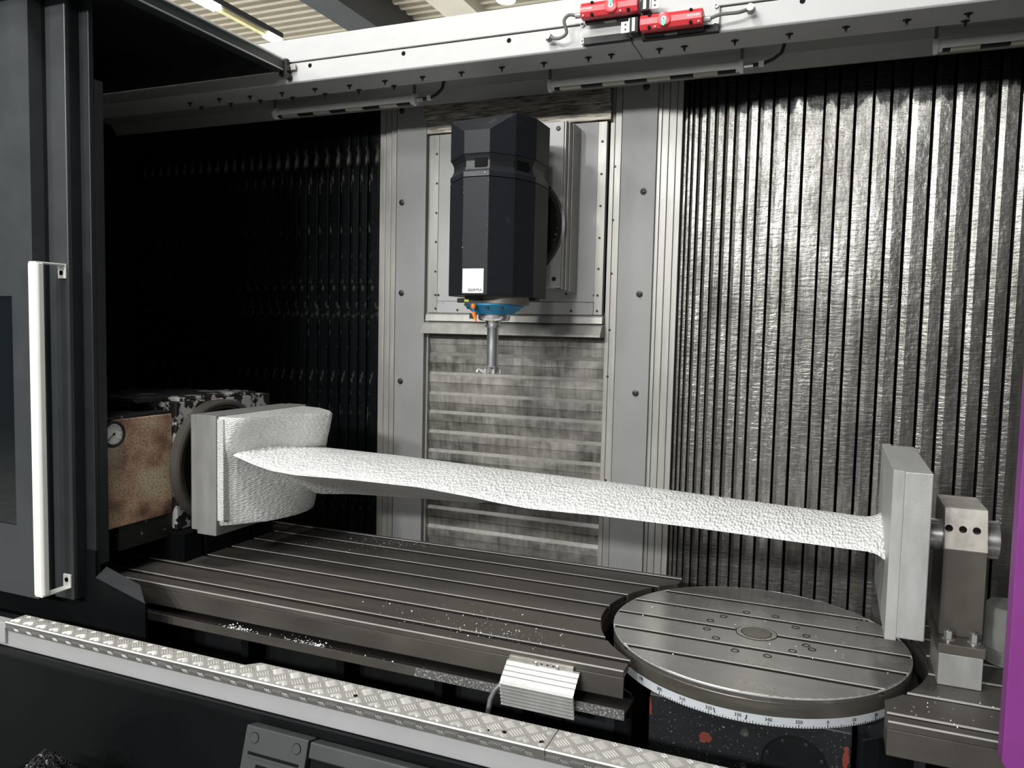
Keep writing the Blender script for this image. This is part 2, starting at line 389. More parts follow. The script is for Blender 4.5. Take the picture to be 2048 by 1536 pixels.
MB().lathe((p.x, p.y, 4.30), 'z', [(0, .095), (.02, .095)], 20).build('diffuser', M['lamp_on'], t)

# ------------------------------------------------------------------ header beam
YH, ZL = 2.95, 2.080
hd = thing('header_beam', (-.8, 3.0, ZL), 'light grey header beam above the machine opening, bolted underside and bright front face', 'beam')
ZS, ZT = 2.170, 2.272
xs = at(1264, 85, 'y', YH).x       # joint between the two lower plates
HX0, HX1 = -3.88, 1.74
for a, b in ((HX0, xs-.002), (xs+.002, HX1)):
    # front lip and folded underside, one sheet
    MB().prism([(YH, ZL+.006), (YH+.006, ZL), (YH+.185, ZL), (YH+.185, ZL+.012), (YH+.014, ZL+.012), (YH+.014, ZS-.003), (YH, ZS-.003)], 'x', a, b).build('lower_plate', M['header'], hd, .002)
MB().box(HX0, HX1, YH-.004, YH+.012, ZS+.002, ZT).build('upper_plate', M['header'], hd, .003)
MB().box(-4.0, 1.80, YH+.015, 3.72, ZT-.018, ZT-.006).build('top_sheet', M['header'], hd)
MB().box(HX0, HX1, YH+.012, YH+.16, ZL+.03, ZT-.04).build('beam_core', M['rubber'], hd)
# stepped soffit behind the underside, where the lamp tubes hang
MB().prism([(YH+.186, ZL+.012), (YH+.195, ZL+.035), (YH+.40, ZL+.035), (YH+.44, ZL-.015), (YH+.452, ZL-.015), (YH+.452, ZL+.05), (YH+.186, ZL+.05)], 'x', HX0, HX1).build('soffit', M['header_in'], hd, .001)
for px, py in ((620, 131), (807, 107), (1018, 81), (1605, 2)):
    c = at(px, py, 'y', YH)
    MB().lathe((c.x, YH-.0008, c.z), 'y', [(0, .0095), (.004, .0095)], 16).build('hole', M['ink'], hd)
bp = [at(px, py, 'z', ZL) for px, py in ((380, 205), (403, 213), (439, 197), (462, 206), (500, 192), (521, 200), (564, 185), (585, 194), (630, 177), (650, 187), (699, 170), (718, 179), (770, 161), (788, 171), (845, 153), (923, 144), (1004, 134), (1088, 125), (1177, 114), (1223, 108), (1319, 97), (1369, 92), (1470, 80), (1579, 67), (1692, 53), (1814, 39), (1937, 26), (1931, 41))]
first = None
for p in bp:
    if first is None:
        mb = MB(); mb.lathe(p, 'z', [(.001, .0085), (-.003, .0085), (-.003, .0055), (-.011, .0055), (-.012, .0035), (-.020, .003)], 8)
        mb.box(p.x-.013, p.x+.013, p.y-.003, p.y+.003, p.z-.005, p.z+.001)
        first = mb.build('bolt', M['bolt'], hd, origin=p)
    else: copy_to(first, p, hd)
MB().box(xs-.008, xs+.012, YH-.012, YH-.0045, ZS-.075, ZS-.025).build('joint_strap', M['white'], hd, .001)
for px, py in ((598, 117), ):
    pass

# ------------------------------------------------------------------ machine lamps under the header
def tube_lamp(xa, xb, label, left_cut=True):
    yl, zl = YH+.30, ZL-.030
    r = .021
    t = thing('machine_lamp', ((xa+xb)/2, yl, zl), label, 'lamp', 'tube lamps under the header')
    MB().cyl((xa, yl, zl), (xb, yl, zl), r, 20).build('tube', M['tube'], t, smooth=True)
    # dark window under the tube with pale light strips set in it
    MB().box(xa+.03, xb-.03, yl-.016, yl+.004, zl-r-.001, zl-r+.010).build('lens', M['rubber'], t)
    n = 4; w = (xb-xa-.06)/n
    for k in range(n):
        MB().box(xa+.035+k*w+.02, xa+.035+k*w+.02+w*.50, yl-.0175, yl+.0035, zl-r-.0025, zl-r+.006).build('light_strip', M['strip'], t)
    for x in (xa+.008, xb-.008):
        MB().lathe((x, yl, zl), 'x', [(-.007, r), (-.007, r+.006), (.007, r+.006), (.007, r), (-.007, r)], 20, False).build('clamp_ring', M['white'], t, smooth=True)
        MB().box(x-.006, x+.006, yl-.014, yl-.006, zl+r-.002, ZL+.036).build('clamp_bracket', M['bolt_pale'], t)
    MB().cyl((xb, yl, zl), (xb+.035, yl, zl), .011, 10).build('connector', M['bright'], t, smooth=True)
    pts = [(xb+.03, yl, zl), (xb+.07, yl, zl+.002), (xb+.11, yl-.01, zl+.012), (xb+.14, yl-.02, zl+.03), (xb+.15, yl-.02, ZL+.037)]
    MB().tube(pts, .007, 8).build('cable', M['rubber'], t, smooth=True)
    MB().box(xb+.055, xb+.075, yl-.009, yl+.009, zl-.007, zl+.011).build('cable_tag', M['white'], t)
yl = YH+.30
tube_lamp(at(550, 222, 'y', yl).x, at(834, 190, 'y', yl).x, 'grey tube lamp under the header, left of the milling head, in shade')
tube_lamp(at(1098, 170, 'y', yl).x, at(1488, 131, 'y', yl).x, 'grey tube lamp under the header, right above the right column post')
tube_lamp(at(1866, 92, 'y', yl).x, at(1866, 92, 'y', yl).x+.8, 'grey tube lamp under the header, running out of frame at the right')

# ------------------------------------------------------------------ column with saddle
cf = thing('machine_column', (-1.42, YB, 0), 'grey painted column of two posts with bare edge strips framing the milling head', 'column')
X = lambda px, y=YB: at(px, 620, 'y', y).x
ZB, ZC = -.55, 2.11
def strip(name, pa, pb, y0, y1, mat, z0=ZB, z1=ZC, bev=.002):
    return MB().box(X(pa, y0), X(pb, y0), y0, y1, z0, z1).build(name, M[mat], cf, bev)
strip('post', 790, 848, YB-.035, YB+.10, 'column')
strip('post', 1233, 1302, YB-.035, YB+.10, 'column')
strip('edge_strip', 848.6, 857, YB-.005, YB+.08, 'rail')
strip('edge_strip', 1210, 1219, YB+.005, YB+.08, 'rail'); strip('edge_strip', 1219.5, 1232.5, YB-.012, YB+.08, 'rail')
for a, b, y in ((757, 768, 0.0), (768.5, 779, -.01), (779.5, 789, -.022)): strip('side_strip', a, b, YB+y, YB+.09, 'rail')
for a, b, y in ((1303, 1311, -.020), (1311.5, 1325, -.012), (1325.5, 1340, -.004), (1340.5, 1352, .004)): strip('side_strip', a, b, YB+y, YB+.09, 'rail')
yp = YB-.035
pb = [at(a, b, 'y', yp) for a, b in ((804, 222), (804, 405), (803, 586), (801, 762), (1293, 174), (1287, 383), (1279, 588), (1271, 786))]
first = None
for p in pb:
    if first is None:
        first = MB().lathe(p, 'y', [(.001, .015), (-.003, .015), (-.004, .010), (-.012, .009), (-.013, .005), (-.006, .004)], 14).build('post_bolt', M['bolt'], cf, origin=p)
    else: copy_to(first, p, cf)
bolts(cf, [at(a, b, 'y', YB-.005) for a, b in ((853, 356), (852, 470), (851, 552), (849, 737), (848, 845))], .0055, .004)
bolts(cf, [at(a, b, 'y', YB-.012) for a, b in ((1230, 333), (1226, 440), (1223, 547), (1219, 660), (1215, 753), (1211, 960))], .0055, .004)

# upper soiled panel behind the head
up = thing('upper_cover', (-1.4, YB, 1.95), 'oil streaked cover plate above the milling head, under the header', 'cover')
a, b = at(850, 268, 'y', 3.47), at(1222, 237, 'y', 3.47)
MB().prism([(3.47, a.z-.002), (3.47, a.z+.065), (3.455, a.z+.072), (3.455, 2.10), (3.53, 2.10), (3.53, a.z-.002)], 'x', a.x, b.x).build('plate', M['grime'], up, .0015)

# saddle
sd = thing('saddle_plate', (-1.43, 3.48, 1.05), 'grey bolted saddle panel carrying the milling head between the column posts', 'panel')
YS = 3.485; zt = a.z-.006; zb = 1.075
xl, xr = at(858, 500, 'y', YS).x, at(1208, 500, 'y', YS).x
xl2, xr2 = at(876, 500, 'y', YS).x, at(1190, 500, 'y', YS).x
MB().box(xl2, xr2, YS, YS+.03, zb+.06, zt).build('panel', M['saddle'], sd)
MB().box(xl, xl2-.001, YS-.004, YS+.03, zb, zt).build('side_strip', M['rail'], sd, .002)
MB().box(xr2+.001, xr, YS-.004, YS+.03, zb, zt).build('side_strip', M['rail'], sd, .002)
MB().box(xl2, xr2, YS-.004, YS+.03, zb, zb+.058).build('lower_strip', M['saddle'], sd, .002)
bolts(sd, [at(x_, y_, 'y', YS-.004) for x_, y_ in ((874, 308), (874, 367), (873, 426), (872, 484), (871, 543), (1205, 283), (1203, 348), (1201, 412), (1199, 476), (1197, 538), (871, 590), (1195, 591), (871, 617), (1194, 622), (915, 620), (1142, 622))], .0055, .004)
bolts(sd, [at(x_, y_, 'y', YS) for x_, y_ in ((1155, 259), (1152, 323), (1150, 387), (1149, 450), (1147, 512), (1145, 574), (877, 590), (877, 606), (887, 606), (1188, 591), (1176, 607), (1188, 607), (1132, 588))], .0055, .004)
# bright bottom apron of the saddle, two folds
zz = lambda py: at(1030, py, 'y', YS).z
MB().prism([(YS-.006, zz(629)), (YS-.014, zz(632)), (YS-.020, zz(645)), (YS+.03, zz(645)), (YS+.03, zz(629))], 'x', xl-.006, xr+.006).build('wiper_strip', M['rail'], sd, .0015)
MB().prism([(YS-.010, zz(646.5)), (YS-.030, zz(650)), (YS-.058, zz(667)), (YS-.058, zz(671)), (YS+.02, zz(671)), (YS+.02, zz(646.5))], 'x', xl-.012, xr+.010).build('bottom_apron', M['rail'], sd, .0015)
# raised mounting box with round swivel face
YM = 3.30
xbr = at(1128, 400, 'y', YM).x; zbt = at(1128, 240, 'y', YM).z; zbb = at(1128, 578, 'y', YM).z
xbl = at(925, 400, 'y', YM).x
MB().box(xbl, xbr-.03, YM+.004, YS, zbb, zbt).build('mount_box', M['column'], sd, .003)
MB().box(xbl, xbr-.008, YM, YM+.03, zbb+.006, zbt-.004).build('mount_face', M['header'], sd, .002)
for k, (q0, q1, yy) in enumerate(((-.0075, -.001, .02), (0, .006, .05), (.007, .011, .09))):
    MB().box(xbr+q0, xbr+q1, YM+yy-.012, YS, zbb-.004*k, zbt+.002*k).build('edge_trim', M['rail'], sd, .001)
bolts(sd, [at(x_, y_, 'y', YM) for x_, y_ in ((1117, 257), (1108, 558))], .010, .006)

# ------------------------------------------------------------------ milling head
HC = Vector((-1.305, 2.955, 0))
poly = [(-1.472, 2.894), (-1.358, 2.78), (-1.249, 2.78), (-1.172, 2.857), (-1.126, 2.960), (-1.126, 3.115), (-1.20, 3.19), (-1.40, 3.19), (-1.472, 3.115)]
mh = thing('milling_unit', (HC.x, HC.y, 1.13), 'charcoal faceted milling unit hanging from the saddle, with a white nameplate', 'milling unit')
Z0, ZG0, ZG1, Z1 = 1.131, 1.606, 1.672, 1.835
def ring(z, k=1.0):
    return [(HC.x+(x-HC.x)*k, HC.y+(y-HC.y)*k, z) for x, y in poly]
mb = MB(); mb.rings([ring(Z0, .992), ring(Z0+.004, 1), ring(ZG0-.022, 1)]); mb.build('lower_housing', M['head'], mh, .0025)
mb = MB(); mb.rings([ring(ZG0-.0195, 1), ring(ZG0, 1), ring(ZG0+.010, .955), ring(ZG0+.024, .92), ring(ZG1-.022, .92), ring(ZG1-.006, .962), ring(ZG1, 1.0)]); mb.build('neck_band', M['head_plain'], mh, .001)
# the cap: flat top, front facet cut back
top = ring(Z1, 1.0); low = ring(ZG1+.001, 1.0); zc = 1.762
vt = list(top); vt[1] = (poly[1][0], poly[1][1], zc); vt[2] = (poly[2][0], poly[2][1], zc)
vt[0] = (poly[0][0], poly[0][1], 1.833)
n = len(poly); mb = MB()
mb.add(low+vt, [tuple(range(n))[::-1]]+[(i, (i+1) % n, (i+1) % n+n, i+n) for i in range(n)]+[(n, n+1, n+2, n+3), (n+3, n+4, n+5, n+6, n+7, n+8, n)])
mb.build('cap', M['head'], mh, .0025)
# hand pockets in the neck band
def pocket(i, f0, f1):
    A_, B_ = Vector(poly[i]), Vector(poly[i+1]); c_ = Vector((HC.x, HC.y))
    A_, B_ = c_+(A_-c_)*.925, c_+(B_-c_)*.925; d = B_-A_; nn_ = Vector((d.y, -d.x)).normalized()
    p0, p1 = A_+d*f0, A_+d*f1
    MB().prism([tuple(p0+nn_*.003), tuple(p1+nn_*.003), tuple(p1-nn_*.02), tuple(p0-nn_*.02)], 'z', ZG0+.006, ZG1-.004).build('pocket', M['ink'], mh, .002)
pocket(1, .38, .92); pocket(3, .12, .78)
# swivel disc
c = Vector((-1.36, YM, 1.462))
MB().lathe((c.x, YM-.001, c.z), 'y', [(-.004, .245), (-.004, .2345), (.004, .2345), (.004, .245), (-.004, .245)], 48, False).build('disc_rim', M['bright'], mh, smooth=True)
MB().lathe((c.x, YM-.006, c.z), 'y', [(-.030, .225), (-.012, .232), (.004, .234)], 48).build('swivel_disc', M['black'], mh, smooth=True)
MB().lathe((c.x, YM-.04, c.z), 'y', [(-.12, .15), (.02, .18)], 32).build('swivel_neck', M['black'], mh, smooth=True)
# nameplate
c0, c1 = at(925, 586, 'y', 2.779), at(968, 537, 'y', 2.779)
MB().box(c0.x, c1.x, 2.776, 2.7795, c0.z, c1.z).build('nameplate', M['white'], mh, .0008)
lettering('IBARMIA.', .0175, (c1.x-.034, 2.7755, c0.z+.011), (PI/2, 0, 0), M['ink'], mh, sx=.92)
# spindle nose
sx, sy = -1.292, 2.955
zf = lambda py: at(980, py, 'y', sy).z
MB().lathe((sx+.035, sy, 0), 'z', [(Z0+.004, .112), (zf(609), .112), (zf(610), .104)], 40).build('nose_flange', M['post'], mh, .001, smooth=True)
MB().lathe((sx, sy, 0), 'z', [(zf(609), .124), (zf(612), .124), (zf(628), .080), (zf(629), .078)], 40).build('blue_cone', M['blue'], mh, smooth=True)
MB().lathe((sx, sy, 0), 'z', [(zf(628), .066), (zf(637), .066), (zf(641), .060), (zf(642), .05)], 32).build('spindle_ring', M['bright'], mh, smooth=True)
bolts(mh, [(sx+.124*math.cos(a_)*.9, sy+.124*math.sin(a_)*.9, zf(617)) for a_ in (-2.4, -1.9, -1.4, -.9)], .006, .006)
q = at(931, 601, 'y', 2.86); MB().cyl((q.x-.034, q.y, q.z), (q.x+.002, q.y, q.z+.0), .009, 10).build('hose_fitting', M['rubber'], mh)
MB().cyl((q.x, q.y-.002, q.z), (q.x+.020, q.y-.002, q.z), .010, 8).build('yellow_fitting', M['yellow'], mh)
q = at(947, 612, 'y', 2.83); nz = MB(); nz.lathe(q, 'z', [(-.012, .004), (-.008, .009), (0, .011), (.008, .009), (.011, .004)], 12); nz.build('nozzle_ball', M['orange'], mh, smooth=True)
MB().cyl(q+Vector((0, 0, -.010)), q+Vector((.002, 0, -.026)), .0055, 8).build('nozzle_link', M['blue'], mh)
MB().cyl(q+Vector((.001, 0, -.024)), q+Vector((.012, 0, -.062)), .011, 10, .003).build('nozzle_tip', M['orange'], mh, smooth=True)
MB().box(q.x-.022, q.x-.004, q.y+.01, q.y+.04, q.z-.05, q.z-.028).build('nozzle_block', M['rubber'], mh)
MB().box(q.x-.05, q.x+.03, q.y+.02, q.y+.08, q.z+.005, Z0+.002).build('coolant_block', M['head_plain'], mh, .002)
MB().box(-1.13-.05, -1.13, 3.0, 3.05, Z0-.012, Z0+.002).build('cover_screw_block', M['rubber'], mh)

# cutter in the spindle
mc = thing('milling_cutter', (sx, sy, zf(746)), 'polished long-shank milling cutter held in the spindle', 'cutter')
tx = sx-.004
MB().lathe((tx, sy, 0), 'z', [(zf(734), .0235), (zf(655), .0245), (zf(654), .034), (zf(651), .034), (zf(650), .029), (zf(642), .032), (zf(641), .032)], 28).build('shank', M['bright'], mc, smooth=True)
mb = MB()
for k in range(5):
    a0 = 2*PI*k/5+.3
    pr = []
    for j in range(5):
        a_ = a0+j*.14; pr.append((tx+.031*math.cos(a_), sy+.031*math.sin(a_)))
    mb.prism(pr+[(tx, sy)], 'z', zf(745), zf(732))
mb.build('cutter_body', M['bright'], mc, .001)
for k in range(5):
    a_ = 2*PI*k/5+.28; cx_, cy_ = tx+.033*math.cos(a_), sy+.033*math.sin(a_)
    MB().box(cx_-.006, cx_+.006, cy_-.004, cy_+.004, zf(747), zf(738)).build('insert', M['rail'], mc, .001)
MB().tube([(tx-.028, sy-.01, zf(745)), (tx-.045, sy-.012, zf(741)), (tx-.058, sy-.01, zf(738)), (tx-.064, sy-.012, zf(744))], .0045, 6).build('swarf_curl', M['chips'], mc)

# ------------------------------------------------------------------ telescopic cover below the saddle
tcv = thing('telescopic_cover', (-1.43, YB, -.3), 'stained steel telescopic cover of horizontal slats below the saddle', 'cover')
xl3, xr3 = at(856, 800, 'y', YB).x, at(1209, 800, 'y', YB).x
zs = 1.085; k = 0
edges = [1.085, .9735, .8785, .780, .679, .5845, .484, .3865, .290, .192, .0935, -.0055, -.105, -.21]
for k in range(len(edges)-1):
    z1, z0 = edges[k], edges[k+1]
    yf_ = YB+.016; zc = z1-.015
    MB().prism([(YB+.06, z1), (yf_+.015, z1), (yf_+.001, zc), (yf_, zc-.002), (yf_+.0005, z1-.052), (yf_+.005, z1-.054), (yf_+.012, z0+.001), (YB+.06, z0+.001)], 'x', xl3-.004, xr3+.004).build('slat', M['slat'], tcv)
    MB().prism([(yf_+.0145, z1-.0003), (yf_+.0135, z1+.0007), (yf_-.0005, zc+.0005), (yf_+.001, zc-.001)], 'x', xl3-.003, xr3+.003).build('slat_lip', M['rail'], tcv)

# ------------------------------------------------------------------ pleated way covers
def way_cover(name, label, xs_, mat='pleat', wide=()):
    t = thing(name, (sum(xs_)/len(xs_), YB, -.6), label, 'way cover')
    for k in range(len(xs_)-1):
        x0, x1 = xs_[k], xs_[k+1]; p = x1-x0; g = min(.008, .11*p)
        d = .0 if k not in wide else -.008
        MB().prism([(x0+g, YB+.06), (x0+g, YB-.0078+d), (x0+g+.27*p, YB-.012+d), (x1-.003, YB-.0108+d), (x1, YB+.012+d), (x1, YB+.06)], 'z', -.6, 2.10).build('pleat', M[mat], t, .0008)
    return t
PXR = [1353, 1361, 1370, 1382, 1397.5, 1414, 1433, 1452, 1476, 1498, 1525.7, 1554.8, 1585.5, 1625, 1652, 1684.6, 1720.5, 1754.7, 1792, 1836.7, 1877.7, 1922, 1965, 2007.6]
xr_ = [at(p_, 702, 'y', YB).x for p_ in PXR]
while xr_[-1] < 1.6: xr_.append(xr_[-1]+.073)
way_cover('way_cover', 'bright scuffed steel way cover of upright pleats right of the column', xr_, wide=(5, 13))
xl_ = [at(p_, 620, 'y', YB).x for p_ in (757, 735, 718, 700, 680, 658, 637, 615)][::-1]
while xl_[0] > -3.8: xl_.insert(0, xl_[0]-.060)
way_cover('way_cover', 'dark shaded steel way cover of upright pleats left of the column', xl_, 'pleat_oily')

# ------------------------------------------------------------------ safety switches on the header
def switch(px0, px1, pxk, pyk, zc_shift, flip, label, cab):
    """red safety switch: px0..px1 red body, knob at pxk,pyk; flip = actuator on the left"""
    yf = YH-.100
    pk = at(pxk, pyk, 'y', yf); x0, x1 = at(px0, pyk, 'y', yf).x, at(px1, pyk, 'y', yf).x; z = pk.z
    t = thing('safety_switch', ((x0+x1)/2, YH-.04, z-.03), label, 'switch', 'red safety switches on the header')
    h = .026
    MB().prism([(yf+.045, z-h-.001), (yf+.010, z-h-.001), (yf, z-.010), (yf, z+.010), (yf+.010, z+h), (yf+.045, z+h)], 'x', x0, x1).build('red_cover', M['red'], t, .003)
    MB().box(x0+.006, x1-.002, yf+.0455, YH-.0312, z-h-.008, z+h-.002).build('base', M['rubber'], t, .002)
    MB().box((x0+x1)/2-.03, (x0+x1)/2+.015, yf+.05, yf+.075, z-h-.0088, z-h-.0075).build('rating_plate', M['bolt_pale'], t)
    MB().lathe((pk.x, yf, z), 'y', [(.002, .024), (-.004, .024), (-.0055, .020)], 28).build('release_knob', M['red'], t, smooth=True)
    s_ = 1 if not flip else -1
    MB().lathe((pk.x, yf-.0055, z), 'y', [(.001, .009), (-.002, .009)], 16).build('knob_dial', M['white'], t)
    MB().prism([(pk.x-.004, z), (pk.x+.004, z), (pk.x+.009, z+s_*.017), (pk.x, z+s_*.026), (pk.x-.009, z+s_*.017)], 'y', yf-.0082, yf-.0045).build('release_pointer', M['green'], t)
    MB().lathe((pk.x, yf-.0078, z), 'y', [(.0005, .0022), (-.001, .0022)], 10).build('keyhole', M['ink'], t)
    xe = x0 if flip else x1; d = -1 if flip else 1
    for q in (-.021, .021):
        for xx in (xe-d*.035, xe-d*.20 if False else (x1-.04 if flip else x0+.045)):
            MB().lathe((xx, yf+.006, z+q), 'y', [(.006, .0062), (-.0045, .0062)], 10).build('screw_hole', M['ink'], t)
    bolts(t, [((x0+.012) if not flip else (x1-.012), yf+.008, z-.021), (pk.x+(.035 if not flip else -.032), yf+.008, z-.021)], .0035, .008, 'white', 'screw')
    a0, a1 = (xe+d*.008, xe+d*.040)
    MB().box(min(a0, a1), max(a0, a1), yf+.012, YH-.0325, z-h-.004, z+h).build('actuator_head', M['rubber'], t, .003)
    MB().box(min(a0, a1)+.009, max(a0, a1)-.009, yf+.009, yf+.0125, z-h, z+h-.002).build('actuator_face', M['bolt_pale'], t, .002)
    b0, b1 = (a1+d*.001, a1+d*.034)
    MB().box(min(a1, a1+d*.004), max(a1, a1+d*.004), yf+.015, YH-.0312, z-.024, z+.024).build('bracket_web', M['white'], t)
    MB().box(min(b0, b1), max(b0, b1), yf+.024, yf+.028, z-.022, z+.018).build('bracket', M['white'], t, .001)
    bolts(t, [((b0+b1)/2, yf+.024, z-.010), ((b0+b1)/2, yf+.024, z+.007)], .004, .002)
    lx = (x0+.024) if not flip else (x1-.030)
    lettering('EUCHNER', .0098, (lx, yf-.0006, z+.001), (PI/2, 0, 0), M['white'], t)
    gx = x0 if not flip else x1; gd = -1 if not flip else 1
    MB().cyl((gx, yf+.03, z-.008), (gx+gd*.026, yf+.03, z-.008), .010, 10).build('cable_gland', M['rail'], t)
    pts = [(gx+gd*.02, yf+.03, z-.008)]+[at(u, v, 'y', yf+dy) for u, v, dy in cab]
    sm = []
    for i_ in range(len(pts)-1):
        P0 = Vector(pts[max(i_-1, 0)]); P1 = Vector(pts[i_]); P2 = Vector(pts[i_+1]); P3 = Vector(pts[min(i_+2, len(pts)-1)])
        for s2 in range(5):
            q = s2/5; sm.append(.5*((2*P1)+(P2-P0)*q+(2*P0-5*P1+4*P2-P3)*q*q+(3*P1-P0-3*P2+P3)*q**3))
    sm.append(Vector(pts[-1]))
    MB().tube(sm, .0065, 8).build('cable', M['cable'], t, smooth=True)
    MB().lathe(Vector(pts[-1]), 'y', [(-.012, .013), (.008, .013), (.018, .016)], 12).build('cable_entry', M['rail'], t, smooth=True)
    return t, x0, x1, z
s1 = switch(1160, 1275, 1222, 11, 0, False, 'upper red safety switch with its cable leaving to the left', [(1138, 30, .03), (1128, 42, .03), (1133, 66, .045), (1116, 77, .05), (1096, 73, .06)])
s2_ = switch(1279, 1404, 1328, 38, 0, True, 'lower red safety switch with its cable leaving to the right', [(1440, 29, .035), (1475, 25, .045), (1492, 20, .055), (1501, 16, .06)])
# mounting plates under the switches
yf = YH-.030
def plate_at(x0, x1, z0, z1, label, n_):
    t = thing('switch_mount', ((x0+x1)/2, yf, z0), label, 'bracket')
    MB().box(x0, x1, yf+.016, YH-.0045, z0, z1).build('plate', M['header'], t, .002)
    MB().box(x0+.012, x1, yf, YH-.0045, z0-.004, z0+.022).build('dark_edge', M['rubber'], t, .001)
    for q in n_: MB().lathe((q[0], yf+.0155, q[1]), 'y', [(.002, .0085), (-.006, .0085), (-.006, .005), (-.001, .004)], 12).build('bolt', M['bolt_pale'], t)
    return t
a_, b_ = at(1161, 88, 'y', yf), at(1262, 60, 'y', yf)
plate_at(a_.x, b_.x, a_.z, s1[3]+.03, 'white mounting plate under the upper red safety switch', [(a_.x+.004, a_.z+.012), (a_.x+.002, a_.z+.075)])
a_, b_ = at(1277, 82, 'y', yf), at(1437, 55, 'y', yf)
plate_at(a_.x, b_.x, a_.z+.006, s2_[3]+.06, 'white mounting plate behind the lower red safety switch', [(b_.x-.014, a_.z+.03), (b_.x-.012, a_.z+.095)])

# ------------------------------------------------------------------ sliding door with roof panel
y0 = 1.95
xa = at(60, 300, 'y', y0).x; y1 = at(93, 300, 'x', xa).y; xb = at(133, 300, 'y', y1).x; y2 = at(160, 300, 'x', xb).y; xc = at(180, 300, 'y', y2).x; y3 = at(208, 300, 'x', xc).y
dr = thing('sliding_door', (-3.2, y0, .07), 'dark grey sliding door with window and tall silver handle, pushed open to the left', 'door')
zd0, zd1 = at(30, 1188, 'y', y0).z, 2.13
wx = at(28, 800, 'y', y0).x; wz0, wz1 = at(28, 1050, 'y', y0).z, at(25, 592, 'y', y0).z
fr = MB(); XL = -4.2
fr.box(wx, xa, y0, y0+.05, zd0, zd1); fr.box(XL, wx, y0, y0+.05, wz1, zd1); fr.box(XL, wx, y0, y0+.05, zd0, wz0); fr.box(XL, XL+.1, y0, y0+.05, wz0, wz1)
fr.build('door_panel', M['door'], dr)
mg, n_, l_, b_ = nt('tinted_window_glass'); b_.inputs['Base Color'].default_value = (.004, .007, .007, 1); b_.inputs['Roughness'].default_value = .04; b_.inputs['Specular IOR Level'].default_value = .8
M['window'] = mg
MB().box(XL+.1, wx, y0+.006, y0+.016, wz0, wz1).build('window_pane', M['window'], dr)
MB().box(xa-.03, xa, y0+.05, y1+.02, zd0, zd1).build('edge_return', M['door_in'], dr)
MB().box(xa+.0005, xb, y1, y1+.02, zd0-.01, zd1).build('edge_face', M['door'], dr, .004)
MB().box(xb-.02, xb, y1+.02, y2+.02, zd0-.01, zd1).build('edge_return', M['door_in'], dr)
MB().box(xb+.0005, xc, y2, y2+.02, zd0-.01, zd1).build('edge_face', M['door_in'], dr, .003)
zf2 = at(190, 158, 'x', xc).z
MB().box(xc-.014, xc, y2+.021, y3, .09, zf2).build('seal_flange', M['door_in'], dr, .002)
# handle: bar, two bent straps with a bolt hole
tb = at(127, 540, 'y', y1); hx = tb.x; hy = at(72, 525, 'x', hx).y
hz1, hz0 = at(72, 523, 'x', hx).z, at(86, 1192, 'x', hx).z
hb = MB(); w_ = .028
prof = [(hx-w_, hy-.006), (hx-w_+.008, hy-.016), (hx+w_*.55, hy-.016), (hx+w_*.8, hy-.008), (hx+w_*.8, hy+.012), (hx-w_+.006, hy+.012)]
hand = hb.prism(prof, 'z', hz0+.005, hz1-.005).build('handle', M['alu_bar'], dr, .003)
for zz_, sg in ((hz1, -1), (hz0, 1)):
    a_ = zz_; b2 = zz_+sg*.006
    MB().box(hx-.020, hx+.018, hy-.014, y1-.008, min(a_, b2), max(a_, b2)).build('strap', M['alu_bar'], hand, .002)
    MB().box(hx-.020, hx+.018, y1-.008, y1-.0005, min(a_, a_+sg*.052), max(a_, a_+sg*.052)).build('mounting_tab', M['alu_bar'], hand, .002)
    MB().lathe((hx-.001, y1-.0085, a_+sg*.032), 'y', [(.001, .0085), (-.0015, .0085), (-.0015, .006), (.0005, .005)], 14).build('socket_bolt', M['ink'], hand)
# roof panel that travels with the door, rollers on the header
XR = at(577, 150, 'y', YH).x
ZR = 2.128
MB().box(XL, XR-.05, 1.9, YH-.03, ZR, ZR+.05).build('roof_panel', M['black'], dr)
MB().prism([(XR-.05, ZR-.002), (XR-.004, ZR-.002), (XR, ZR+.004), (XR, ZR+.040), (XR-.012, ZR+.058), (XR-.05, ZR+.06)], 'y', 1.9, YH-.028).build('roof_edge', M['door'], dr, .001)
MB().box(XR-.001, XR+.006, 1.9, YH-.04, ZR+.044, ZR+.052).build('edge_trim', M['alu_bar'], dr, .001)
MB().box(XR-.001, XR+.003, 1.9, YH-.04, ZR-.001, ZR+.005).build('edge_trim', M['alu'], dr)
MB().box(XR-.03, XR+.012, YH-.03, YH-.008, ZR-.02, ZR+.055).build('roller_bracket', M['rubber'], dr, .004)
for zr_ in (ZR+.012, ZR-.022):
    MB().lathe((XR+.012, YH-.019, zr_), 'y', [(-.010, .014), (.012, .014)], 16).build('roller', M['rubber'], dr, smooth=True)
MB().box(XR+.02, XR+.050, YH-.018, YH-.008, ZR+.004, ZR+.030).build('stop_bracket', M['rail'], dr, .002)

